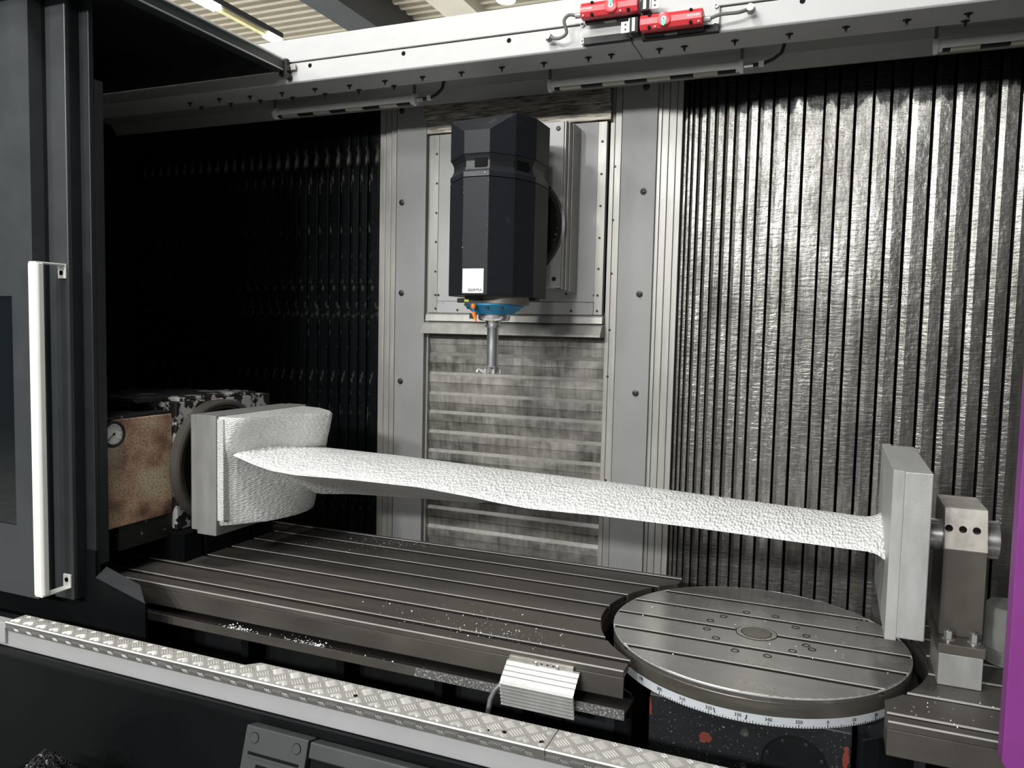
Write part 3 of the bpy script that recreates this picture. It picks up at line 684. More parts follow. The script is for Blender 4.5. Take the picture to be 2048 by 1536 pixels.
# fixed lower front-left corner: apron plate with a sloped folded edge
ap = thing('corner_apron', (-2.5, 2.05, -.9), 'black corner plate with sloped top edge below the door, left of the table', 'plate')
ya = 2.06
e = [at(px, py, 'y', ya) for px, py in ((290, 1207), (191, 1155))]
MB().prism([(-4.0, -.90), (e[0].x, -.90), (e[0].x, e[0].z), (e[1].x, e[1].z), (e[1].x, e[1].z+.10), (-4.0, e[1].z+.10)], 'y', ya, ya+.012).build('plate', M['lower'], ap, .0015)
f0, f1 = at(280, 1170, 'y', ya+.035), at(213, 1133, 'y', ya+.035)
dn_ = Vector((0, .004, -.008))
q4 = [Vector((e[1].x, ya, e[1].z)), Vector((e[0].x, ya, e[0].z)), f0, f1]
MB().add([tuple(v_) for v_ in q4]+[tuple(v_+dn_) for v_ in q4], [(0, 1, 2, 3), (7, 6, 5, 4), (0, 4, 5, 1), (1, 5, 6, 2), (2, 6, 7, 3), (3, 7, 4, 0)]).build('folded_edge', M['door_in'], ap)

# purple door edge at the right, with its share of roof
xp = at(2028, 1011, 'y', 1.95).x
rd = thing('sliding_door', (xp+.4, 1.95, .07), 'purple painted door edge at the right border, standing open', 'door')
zp0 = at(1999, 1503, 'y', 1.95).z
MB().prism([(xp, zp0), (xp+.03, zp0-.05), (xp+1.2, zp0-.05), (xp+1.2, 2.13), (xp, 2.13)], 'y', 1.90, 1.95).build('door_panel', M['magenta'], rd, .002)
MB().box(xp+.02, xp+1.2, 1.952, 2.02, zp0-.04, 2.12).build('inner_frame', M['door_in'], rd)
MB().box(xp+.12, xp+1.2, 1.97, YH-.03, ZR, ZR+.05).build('roof_panel', M['black'], rd)

# ------------------------------------------------------------------ table
TC = Vector((-.198, 2.707, 0)); RA = .518
tb_ = thing('machine_table', (-1.7, 2.7, -.9), 'long dark steel table with T-slots left of the round table', 'table')
TX0 = -3.7
YF, YK = 2.219, 3.200
slots = [2.290, 2.437, 2.585, 2.733, 2.880, 3.027, 3.165]; SW = .026
def arc_x(y, side=-1):
    dy = y-TC.y
    if abs(dy) >= RA: return None
    return TC.x+side*math.sqrt(RA*RA-dy*dy)
def slab_poly(ya_, yb_, side=-1, lim=-.528, far=TX0, n=9):
    pts = []
    for i in range(n+1):
        y = ya_+(yb_-ya_)*i/n; x = arc_x(y, side)
        if x is None or (side < 0 and x > lim) or (side > 0 and x < lim): x = lim
        pts.append((x, y))
    return [(far, ya_)]+pts+[(far, yb_)] if side < 0 else [(far, ya_), (far, yb_)]+pts[::-1]
ys_ = [YF]+[v for s_ in slots for v in (s_-SW/2, s_+SW/2)]+[YK]
for k in range(0, len(ys_), 2):
    MB().prism(slab_poly(ys_[k], ys_[k+1]), 'z', -.022, 0).build('slab', M['table'], tb_, .0018, seg=1)
ne = [s_+SW/2 for s_ in slots]
for yy in ne:   # pale strip paints the lit far lip of each slot
    xe_ = (arc_x(yy) if arc_x(yy) and arc_x(yy) < -.528 else -.528)-.001
    MB().box(TX0, xe_, yy-.0016, yy+.0010, -.0022, .0006).build('slot_edge_light', M['table_edge_light'], tb_)
    MB().box(TX0, xe_-.002, yy-.0010, yy+.0008, -.0215, -.0024).build('slot_shade', M['slot'], tb_)  # dark strip stands for the shade inside the slot
MB().box(TX0, -.529, YF-.0012, YF+.0025, -.0028, .0008).build('front_edge_light', M['table_edge_light'], tb_)
MB().prism(slab_poly(YF+.0005, YK), 'z', -.085, -.0225).build('table_body', M['table'], tb_, .001)
MB().box(TX0, -.75, 2.32, 3.12, -.90, -.086).build('bed', M['black'], tb_)
# front ledge with chip gutter
yg = 2.175
MB().box(TX0, -.512, yg, yg+.006, -.128, -.098).build('ledge_front', M['table'], tb_, .001)
MB().box(TX0, -.512, yg+.006, 2.30, -.128, -.112).build('ledge_gutter', M['slot'], tb_)
MB().box(at(360, 1250, 'y', yg).x, at(828, 1362, 'y', yg).x, yg-.0012, yg-.0001, -.127, -.098).build('ledge_tape', M['table'], tb_)
MB().box(at(829, 1355, 'y', yg).x, -.512, yg-.0012, yg-.0001, -.127, -.098).build('ledge_tape', M['speck_grey'], tb_)
for px in (500, 690, 885, 1045):
    q = at(px, 1325, 'y', 2.25)
    MB().box(q.x-.016, q.x+.016, 2.22, 2.34, -.9, -.129).build('ledge_post', M['lower'], tb_, .004)
MB().box(TX0, -.53, 2.345, 2.36, -.90, -.14).build('bed_skirt', M['dark_speck'], tb_)

# right-hand table
tr = thing('machine_table', (.9, 2.7, -.9), 'short dark steel table right of the round table, carrying the tailstock', 'table')
TX1 = 1.7
ys2 = [YF+.002, 2.258, 2.276, 2.410, 2.428, 2.58, 2.598, 2.73, 2.748, 2.88, 2.898, 3.02, 3.038, YK]
for k in range(0, len(ys2), 2):
    MB().prism(slab_poly(ys2[k], ys2[k+1], 1, .178, TX1), 'z', -.022, 0).build('slab', M['table'], tr, .0018, seg=1)
for yy in ys2[2:-1:2]:
    x_ = arc_x(yy, 1); x_ = x_ if x_ and x_ > .178 else .178
    MB().box(x_+.001, TX1, yy-.003, yy+.001, -.004, .0006).build('slot_edge_light', M['table_edge_light'], tr)
    MB().box(x_+.002, TX1, yy-.002, yy+.0006, -.0215, -.0042).build('slot_shade', M['slot'], tr)  # slot shade painted as a dark strip
MB().box(.179, TX1, YF+.001, YF+.005, -.003, .0008).build('front_edge_light', M['table_edge_light'], tr)
MB().prism(slab_poly(YF+.0025, YK, 1, .178, TX1), 'z', -.093, -.0225).build('table_body', M['table'], tr, .001)
MB().box(.38, TX1, 2.30, 3.12, -.90, -.094).build('bed', M['black'], tr)

# ------------------------------------------------------------------ rotary table
rt = thing('rotary_table', (TC.x, TC.y, -.9), 'round polished rotary table with slots and a degree scale on its rim', 'rotary table')
RR = .474; PH = 0.0
rs_ = [k*.146 for k in (-2, -1, 0, 1, 2)]
bands = []; lo = -RR
for s_ in rs_: bands.append((lo, s_-.011)); lo = s_+.011
bands.append((lo, RR))
for a_, b_ in bands:
    n_ = 24; pr = []
    for i in range(n_+1):
        y = a_+(b_-a_)*i/n_; y = max(-RR+1e-5, min(RR-1e-5, y)); pr.append((TC.x+math.sqrt(RR*RR-y*y), TC.y+y))
    for i in range(n_, -1, -1):
        y = a_+(b_-a_)*i/n_; y = max(-RR+1e-5, min(RR-1e-5, y)); pr.append((TC.x-math.sqrt(RR*RR-y*y), TC.y+y))
    MB().prism(pr, 'z', -.018, 0).build('plate_segment', M['ground'], rt, .0018, seg=1)
for s_ in rs_:
    yy = s_+.011; hw = math.sqrt(RR*RR-yy*yy)-.002
    for u0, u1 in (((-hw, hw),) if abs(s_) > .01 else ((-hw, -.068), (.068, hw))):
        MB().box(TC.x+u0, TC.x+u1, TC.y+yy-.0014, TC.y+yy+.0010, -.0022, .0005).build('slot_edge_light', M['table_edge_light'], rt)
        MB().box(TC.x+u0, TC.x+u1, TC.y+yy-.0008, TC.y+yy+.0008, -.0178, -.0024).build('slot_shade', M['slot'], rt)  # dark strip paints the shade below the slot lip
MB().lathe(TC, 'z', [(-.060, RR-.001), (-.0185, RR-.001)], 96).build('rim', M['rim'], rt, .0015, smooth=True)
MB().lathe(TC, 'z', [(-.0015, RR-.004), (.0002, RR-.0025), (-.002, RR+.0006), (-.006, RR+.0006), (-.006, RR-.004), (-.0015, RR-.004)], 96, False).build('rim_chamfer', M['table_edge_light'], rt, smooth=True)
sc = MB().lathe(TC, 'z', [(-.089, RR-.004), (-.0605, RR-.002)], 96).build('scale_ring', M['scale'], rt, smooth=True)
tk = MB()
A0 = -60.4
for d in range(-60, 46):
    a_ = math.radians(A0+d); h_ = .011 if d % 10 == 0 else .008 if d % 5 == 0 else .005
    r_ = RR-.0030; u = Vector((math.cos(a_), math.sin(a_), 0)); w = Vector((-u.y, u.x, 0))*.0006
    b_ = TC+u*r_+Vector((0, 0, -.0885)); tk.add([b_-w, b_+w, b_+w+Vector((0, 0, h_)), b_-w+Vector((0, 0, h_)), b_-w+u*.0014, b_+w+u*.0014, b_+w+u*.0014+Vector((0, 0, h_)), b_-w+u*.0014+Vector((0, 0, h_))],
        [(4, 5, 6, 7), (0, 4, 7, 3), (1, 2, 6, 5), (3, 7, 6, 2), (0, 1, 5, 4), (0, 3, 2, 1)])
stuff(tk.build('scale_tick', M['ink'], rt))
for k in range(-7, 3):
    a_ = math.radians(A0+k*10); u = Vector((math.cos(a_), math.sin(a_), 0)); deg = (k*10) % 360
    lettering(str(deg), .0135, TC+u*(RR-.0018)+Vector((0, 0, -.0705)), (PI/2, 0, a_+PI/2), M['ink'], rt, 'scale_number')
for k_, (q, w_) in enumerate(((-38.0, .5), (-27.2, -.4))):   # two scratched marks on the scale
    a_ = math.radians(A0+q); u = Vector((math.cos(a_), math.sin(a_), 0)); w = Vector((-u.y, u.x, 0)); b_ = TC+u*(RR-.002)
    MB().tube([b_+w*(-.004*w_)+Vector((0, 0, -.066)), b_+Vector((0, 0, -.073)), b_+w*(.004*w_)+Vector((0, 0, -.080))], .0014, 6).build('scale_mark', M['ink'], rt)
# hub and bolt holes
hc = at(1513, 1266, 'z', 0)
MB().lathe(hc, 'z', [(-.010, .0675), (.0006, .0675), (.0006, .001)], 48).build('hub_groove', M['ink'], rt)
hub = MB().lathe(hc, 'z', [(-.010, .0650), (.0012, .0650), (.0012, .001)], 48).build('hub_ring', M['ground'], rt)
MB().lathe(hc, 'z', [(-.010, .0500), (.0016, .0500), (.0016, .001)], 48).build('cap_groove', M['ink'], hub)
MB().lathe(hc, 'z', [(-.010, .0475), (.0020, .0475), (.0020, .001)], 48).build('hub_cap', M['rim'], hub)
bolts(rt, [(hc.x+.0565*math.cos(k*PI/4+.3), hc.y+.0565*math.sin(k*PI/4+.3), -.001) for k in range(8)], .0042, .0022, 'bolt', 'hub_screw', 'z', 1)
hp = [(1421, 1241), (1447, 1233), (1493, 1225), (1551, 1233), (1591, 1255), (1613, 1272), (1612, 1291), (1624, 1299), (1585, 1302), (1535, 1312), (1470, 1301), (1432, 1276), (1414, 1258)]
first = None
for a_ in hp:
    q = at(*a_, 'z', 0)
    if first is None: first = MB().lathe(q, 'z', [(-.006, .0128), (.0008, .0128), (.0008, .0100), (-.004, .0096), (-.004, .001)], 18).build('bolt_hole', M['ink'], rt, origin=q)
    else: copy_to(first, q, rt)
# casting under the round table
YC = 2.30
bx0, bx1 = at(1296, 1480, 'y', YC).x, at(1705, 1470, 'y', YC).x
MB().box(bx0, bx1, YC, 3.1, -.9, -.0895).build('base', M['base'], rt, .004)
q = at(1588, 1536, 'y', YC)
MB().lathe((q.x, YC-.0012, q.z), 'y', [(.002, .094), (-.0015, .094), (-.0015, .089), (.0010, .087), (.0010, .001)], 40).build('round_cover', M['black'], rt, smooth=True, angle=25)
bolts(rt, [(q.x+.08*math.cos(a_), YC-.001, q.z+.08*math.sin(a_)) for a_ in (.45, 1.2, 2.0, 2.75)], .006, .004)
for u_, v_, r_ in ((1490, 1464, .0115), (1487, 1531, .009)):
    q = at(u_, v_, 'y', YC); MB().lathe((q.x, YC, q.z), 'y', [(.001, r_), (-.005, r_), (-.005, r_*.6), (-.002, r_*.55), (-.002, .001)], 16).build('plug', M['bolt_pale'], rt, smooth=True, angle=25)
MB().box(.02+bx1, .30, YC+.16, 2.95, -.9, -.0895).build('side_casting', M['dark_speck'], rt)
# dark guard between the tables
gd = thing('slot_guard', (-.5, 2.4, -.9), 'black curved guard plate between the long table and the round table', 'guard')
g = MB(); n_ = 20; o1 = []; o2 = []
for i in range(n_+1):
    a_ = math.radians(118+(232-118)*i/n_); o1.append((TC.x+.530*math.cos(a_), TC.y+.530*math.sin(a_))); o2.append((TC.x+.519*math.cos(a_), TC.y+.519*math.sin(a_)))
for i in range(n_): g.prism([o1[i], o1[i+1], o2[i+1], o2[i]], 'z', -.75, -.10)
g.build('guard_plate', M['black'], gd)
gd2 = thing('slot_guard', (.3, 2.4, -.9), 'black curved guard plate between the round table and the right table', 'guard')
g = MB(); o1 = []; o2 = []
for i in range(n_+1):
    a_ = math.radians(-52+(62+52)*i/n_); o1.append((TC.x+.530*math.cos(a_), TC.y+.530*math.sin(a_))); o2.append((TC.x+.519*math.cos(a_), TC.y+.519*math.sin(a_)))
for i in range(n_): g.prism([o1[i], o1[i+1], o2[i+1], o2[i]], 'z', -.75, -.10)
g.build('guard_plate', M['black'], gd2)

# ------------------------------------------------------------------ workpiece
wp = thing('turbine_blade_blank', (-1.2, 2.7, .15), 'long milled aluminium blade between two square end blocks, clamped over the tables', 'workpiece')
ZA, ZB_ = .150, .630
YW0, YW1 = 2.42, 2.99
# right end block: two layers
xk = at(1784, 1000, 'y', 2.42).x; xm = at(1808, 1000, 'y', 2.42).x; xe = at(1865, 1000, 'y', 2.42).x
MB().box(xk, xm, YW0, YW1+.02, ZA-.004, ZB_+.002).build('end_block', M['alu'], wp, .0015)
MB().box(xm, xe, YW0-.004, YW1, ZA+.006, ZB_).build('end_plate', M['alu'], wp, .003)
# left end plate: layers
xq0, xq1 = at(380, 950, 'y', 2.42).x, at(436, 850, 'y', 2.42).x
MB().box(xq0, xq0+.035, YW0+.006, YW1, ZA+.01, ZB_).build('end_plate', M['alu_dull'], wp, .002)
MB().box(xq0+.0355, xq1-.012, YW0, YW1+.01, ZA-.004, ZB_+.002).build('end_block', M['alu_dull'], wp, .003)
# root: loft of plan outlines over height, swelling where the blade grows out of it
OT = [(-2.255, 2.435), (-2.200, 2.437), (-2.165, 2.447), (-2.135, 2.49), (-2.108, 2.56), (-2.068, 2.64), (-2.018, 2.72), (-1.975, 2.785), (-1.975, 2.81), (-2.04, 2.88), (-2.14, 2.95), (-2.262, 2.98)]
OW = [(-2.262, 2.435), (-2.246, 2.437), (-2.228, 2.450), (-2.205, 2.50), (-2.182, 2.58), (-2.158, 2.66), (-2.132, 2.74), (-2.105, 2.82), (-2.085, 2.87), (-2.09, 2.92), (-2.15, 2.96), (-2.262, 2.98)]
OB = [(-2.262, 2.435), (-2.243, 2.445), (-2.221, 2.47), (-2.185, 2.525), (-2.140, 2.58), (-2.118, 2.65), (-2.102, 2.73), (-2.104, 2.81), (-2.125, 2.88), (-2.155, 2.93), (-2.2, 2.96), (-2.262, 2.98)]
def root_outline(t):
    """t 0 bottom .. 1 top: plan outline, waisted where the blade grows out of it"""
    z = .185+t*(.627-.185)
    if z > .45:
        w0 = (z-.45)/.177; A_, B_ = OW, OT
        return [(a_[0]+(b_[0]-a_[0])*w0**(1.2 if k_ < 6 else .45), a_[1]+(b_[1]-a_[1])*w0**(1.2 if k_ < 6 else .45)) for k_, (a_, b_) in enumerate(zip(A_, B_))]
    else: w = max(0, (.45-z)/.265)**1.0; A_, B_ = OW, OB
    return [(a_[0]+(b_[0]-a_[0])*w, a_[1]+(b_[1]-a_[1])*w) for a_, b_ in zip(A_, B_)]
zs_ = [.185, .190, .22, .27, .32, .36, .40, .44, .48, .52, .56, .60, .622, .627]
rings_ = []
for i, z in enumerate(zs_):
    t_ = (z-.185)/(.627-.185); o_ = root_outline(t_)
    k_ = {0: .985, 13: .985}.get(i, 1.0)
    cx_, cy_ = -2.2, 2.7
    # the front face leans in between the rim and the blade
    rings_.append([(cx_+(x-cx_)*k_, cy_+(y-cy_)*k_, z) for x, y in o_])
ro = MB(); ro.rings(rings_); rob = ro.build('root', M['milled_root'], wp, smooth=True, angle=50)
# front corner fillet strips beside the root
for k_, (u0, u1) in enumerate(((411, 421), (421, 433), (433, 446))):
    xa_, xb_ = at(u0, 900, 'y', 2.425).x, at(u1, 900, 'y', 2.425).x
    MB().box(xa_, xb_-.0015, 2.427-.002*k_+.004, 2.50, .20+.004*k_, .618).build('fillet_step', M['milled_root'], wp, .003)
# blade: loft along X; nose (front edge), top back edge, bottom back edge
def on(px, py, y_at_l, y_at_r):
    """pixel -> point on the vertical plane through (X=-2.2, y_at_l) and (X=.15, y_at_r)"""
    d = RT*((px-1024)/FPX) - UP*((py-768)/FPX) + _f
    k_ = (y_at_r-y_at_l)/2.35
    t_ = (y_at_l+k_*2.2)/(d.y-k_*d.x)
    return Vector((d.x*t_, d.y*t_, CAMZ+d.z*t_))
nose = [on(*q, 2.46, 2.56) for q in ((440, 899), (475, 912), (505, 926), (542, 939), (590, 948), (664, 954), (700, 957), (837, 972), (950, 993), (1000, 1004), (1060, 1015), (1210, 1030), (1400, 1054), (1600, 1082), (1720, 1098), (1775, 1105))]
topb = [on(*q, 2.90, 2.86) for q in ((560, 890), (610, 891), (640, 893), (700, 900), (800, 911), (1000, 937), (1200, 961), (1400, 988), (1600, 1015), (1730, 1033), (1765, 1036))]
botb = [on(*q, 2.86, 2.84) for q in ((540, 962), (600, 980), (643, 988), (700, 988), (830, 996), (1000, 1010), (1210, 1029), (1400, 1052), (1600, 1079), (1720, 1095), (1775, 1102))]
def interp(pts, x):
    pts = sorted(pts, key=lambda p_: p_.x)
    if x <= pts[0].x: p_ = pts[0]; return (p_.y, p_.z)
    if x >= pts[-1].x: p_ = pts[-1]; return (p_.y, p_.z)
    for a_, b_ in zip(pts, pts[1:]):
        if a_.x <= x <= b_.x:
            f_ = (x-a_.x)/(b_.x-a_.x); return (a_.y+(b_.y-a_.y)*f_, a_.z+(b_.z-a_.z)*f_)
rg = []; NX = 90
xs0, xs1 = -2.20, xk+.004
for i in range(NX+1):
    x = xs0+(xs1-xs0)*i/NX
    N_, T_, B_ = interp(nose, x), interp(topb, x), interp(botb, x)
    f_ = i/NX
    thick = .020+.05*max(0, 1-f_*1.6)
    # keep the hidden bottom edge under the top edge by at least the plate thickness
    By = min(B_[0], T_[0]-.01); Bz = min(B_[1], T_[1]-thick)
    # beyond the root the underside rises behind the nose
    mixf = min(1, max(0, (x+1.30)/.5)); Bz = Bz*(1-mixf)+max(Bz, N_[1]*.35+T_[1]*.65-thick)*mixf
    fl = max(0, 1-(xs1-x)/.05)**2*.028      # fillet at the end block
    Nv, Tv, Bv = Vector((N_[0], N_[1])), Vector((T_[0], T_[1])), Vector((By, Bz))
    Nv.y -= fl*.8; Tv.y += fl*.7; Bv.y -= fl*.5
    pts = []
    up_ = (Tv-Nv); nrm = Vector((-up_.y, up_.x)).normalized()
    for k_ in range(9):     # crowned upper face
        s_ = k_/8; b_ = Nv+up_*s_; pts.append(b_+nrm*(.030*4*s_*(1-s_)*(.6+.4*(1-f_))))
    pts.append(Tv+Vector((.010, -.004)))
    for k_ in range(5):
        s_ = k_/5; pts.append(Tv.lerp(Bv, .25+.75*s_)+Vector((.008, 0)))
    for k_ in range(6):
        s_ = k_/6; pts.append(Bv.lerp(Nv, s_)+Vector((0, .012*4*s_*(1-s_))))
    pts.append(Nv+Vector((-.003, -.004)))
    rg.append([(x, p_.x, p_.y) for p_ in pts])
bl = MB(); bl.rings(rg); bl.build('blade', M['milled'], wp, smooth=True, angle=55)

# ------------------------------------------------------------------ tailstock
ts = thing('tailstock', (.38, 2.6, 0), 'brown-grey steel tailstock post on a bright riser block, right of the end block', 'tailstock')
TY = 2.525
x0, x1 = .325, .437
MB().box(x0, x1, TY, TY+.20, .001, .094).build('riser_block', M['alu'], ts, .0015)
MB().box(x0-.004, x1+.004, TY-.003, TY+.36, .0945, .123).build('foot_plate', M['post'], ts, .0015)
PY = 2.605
px0, px1 = at(1882, 1180, 'y', PY).x, at(1970, 1190, 'y', PY).x
zsl = at(1930, 1102, 'y', PY).z
tp = at(1885, 1020, 'y', PY+.10)
MB().box(px0, px1, PY, PY+.24, .1235, zsl).build('post', M['post'], ts, .0015)
ztop = at(1930, 1017, 'y', PY+.035).z
MB().prism([(PY-.004, zsl+.0005), (PY+.034, ztop), (PY+.24, ztop), (PY+.24, zsl+.0005)], 'x', px0+.001, px1+.001).build('post_cap', M['post_top'], ts, .002)
for u_ in (1898, 1926, 1954):
    s_ = .5; yy = PY-.004+.038*s_; z_ = zsl+(ztop-zsl)*s_; x_ = at(u_, 1058, 'y', yy).x
    nn = Vector((0, -(ztop-zsl), .038)).normalized()
    MB().cyl(Vector((x_, yy, z_))-nn*.012, Vector((x_, yy, z_))+nn*.0012, .0105, 16).build('screw_hole', M['ink'], ts)
    MB().cyl(Vector((x_, yy, z_-.006))-nn*.010, Vector((x_, yy, z_-.004))+nn*.0022, .0065, 10).build('set_screw', M['bolt'], ts)
zc_ = at(1985, 1080, 'y', 2.70).z
MB().cyl((px1-.02, 2.70, zc_), (px1+.040, 2.70, zc_), .058, 32).build('quill_end', M['bright'], ts, .002, smooth=True)
MB().cyl((px0+.02, 2.70, zc_), (xe+.012, 2.70, zc_), .048, 32).build('quill', M['bright'], ts, smooth=True)
MB().box(xe+.0005, xe+.012, 2.60, 2.80, zc_-.09, zc_+.09).build('drive_plate', M['rail'], ts, .002)
for u_, v_ in ((1897, 1282), (1948, 1290)):
    q = at(u_, v_, 'y', TY+.03)
    MB().lathe((q.x, TY+.035, .1235), 'z', [(0, .017), (.003, .017)], 18).build('washer', M['bright'], ts, smooth=True, angle=25)
    MB().lathe((q.x, TY+.035, .1268), 'z', [(0, .0125), (.026, .0125), (.028, .010)], 6).build('nut', M['bright'], ts, .001)
    MB().cyl((q.x, TY+.035, .1545), (q.x, TY+.035, .160), .007, 10).build('stud', M['bolt_pale'], ts)
# sleeve behind the tailstock
q = at(1968, 1300, 'y', 2.78)
MB_ = MB(); rc = .078; cx_ = q.x+rc
cn = thing('sleeve_canister', (cx_, 2.80, 0), 'dull grey ribbed cylinder standing behind the tailstock, partly hidden by the purple door', 'canister')
zt_ = at(1990, 1206, 'y', 2.80).z
MB().lathe((cx_, 2.80, 0), 'z', [(.05, rc), (zt_-.006, rc), (zt_, rc-.004)], 36).build('body', M['canister'], cn, smooth=True)
for k_ in range(4): MB().lathe((cx_, 2.80, .004+.0115*k_), 'z', [(0, rc), (.0095, rc+.002), (.0112, rc-.004)], 36).build('rib', M['canister'], cn, smooth=True, angle=25)
MB().lathe((cx_, 2.80, .0005), 'z', [(0, rc-.003), (.052, rc-.003)], 36).build('core', M['rubber'], cn)

# ------------------------------------------------------------------ headstock at the left
hs = thing('headstock', (-2.75, 2.7, .0), 'rust stained dividing headstock with flaking paint behind the left end block', 'headstock')
HX = -2.55
yr0, yr1 = at(215, 940, 'x', HX).y-.12, at(345, 940, 'x', HX).y
zr1, zr0 = at(300, 832, 'x', HX).z, at(300, 1040, 'x', HX).z
MB().box(-3.05, HX, yr0, yr1, zr0+.004, zr1).build('motor_cover', M['rust'], hs, .004)
MB().box(-3.05, HX-.006, yr0, yr1-.004, zr1+.0005, zr1+.012).build('cover_lid', M['flaked_dark'], hs, .002)
zlow = at(300, 1085, 'x', HX).z
MB().box(-3.05, HX-.004, at(239, 1090, 'x', HX).y, yr1, zlow, zr0+.0035).build('cover_skirt', M['flaked_dark'], hs, .002)
MB().box(-3.1, HX+.02, yr1+.003, 3.08, .12, .665).build('housing', M['flaked'], hs, .004)
MB().box(-3.1, HX-.06, yr1-.12, yr1+.30, .6655, .685).build('top_cover', M['flaked_dark'], hs, .003)
MB().box(HX-.20, HX+.018, yr1+.02, 2.98, .6655, .682).build('top_plate', M['flaked'], hs, .003)
MB().lathe((HX+.02, 2.72, .39), 'x', [(0, .272), (.040, .272), (.046, .262), (.046, .250), (.040, .244), (.040, .001)], 56)  .build('chuck_flange', M['post'], hs, smooth=True, angle=25)
MB().lathe((HX+.064, 2.72, .39), 'x', [(0, .235), (.0005, .235)], 48).build('chuck_recess', M['ink'], hs)
MB().lathe((HX+.064, 2.72, .39), 'x', [(.0, .18), (xq0-HX-.0645, .18)], 48).build('chuck', M['black'], hs)
# riser under the headstock
MB().box(-3.1, -2.465, 2.463, 2.56, .0008, .119).build('riser', M['lower'], hs, .002)
MB().box(-3.1, -2.465, 2.585, 2.86, .0008, .119).build('riser', M['lower'], hs, .002)
MB().box(-3.1, -2.465, 2.885, 3.02, .0008, .119).build('riser', M['lower'], hs, .002)
# gauge
q = at(224, 868, 'x', HX+.012); rg_ = .052
pg = thing('pressure_gauge', (HX, q.y, q.z-rg_), 'round pressure gauge with white dial and black rim on the rusty cover', 'gauge')
MB().lathe((HX+.0005, q.y, q.z), 'x', [(0, rg_), (.022, rg_), (.027, rg_-.003), (.027, rg_*.80), (.020, rg_*.76)], 32).build('bezel', M['rubber'], pg, smooth=True, angle=30)
dl = MB().lathe((HX+.018, q.y, q.z), 'x', [(0, rg_*.76), (.003, rg_*.76)], 32).build('dial', M['dial'], pg)
for k_ in range(9):
    a_ = math.radians(225-k_*33.75); u = Vector((0, math.cos(a_), math.sin(a_)))
    MB().cyl(Vector((HX+.0213, q.y, q.z))+u*rg_*.54, Vector((HX+.0213, q.y, q.z))+u*rg_*.68, .0009, 5).build('dial_mark', M['ink'], dl)
u = Vector((0, -.80, -.60)).normalized()
MB().cyl(Vector((HX+.0222, q.y, q.z))-u*.008, Vector((HX+.0222, q.y, q.z))+u*rg_*.66, .0012, 5).build('needle', M['ink'], pg)
MB().lathe((HX+.0213, q.y, q.z), 'x', [(0, .0042), (.003, .0042)], 10).build('needle_hub', M['ink'], pg)

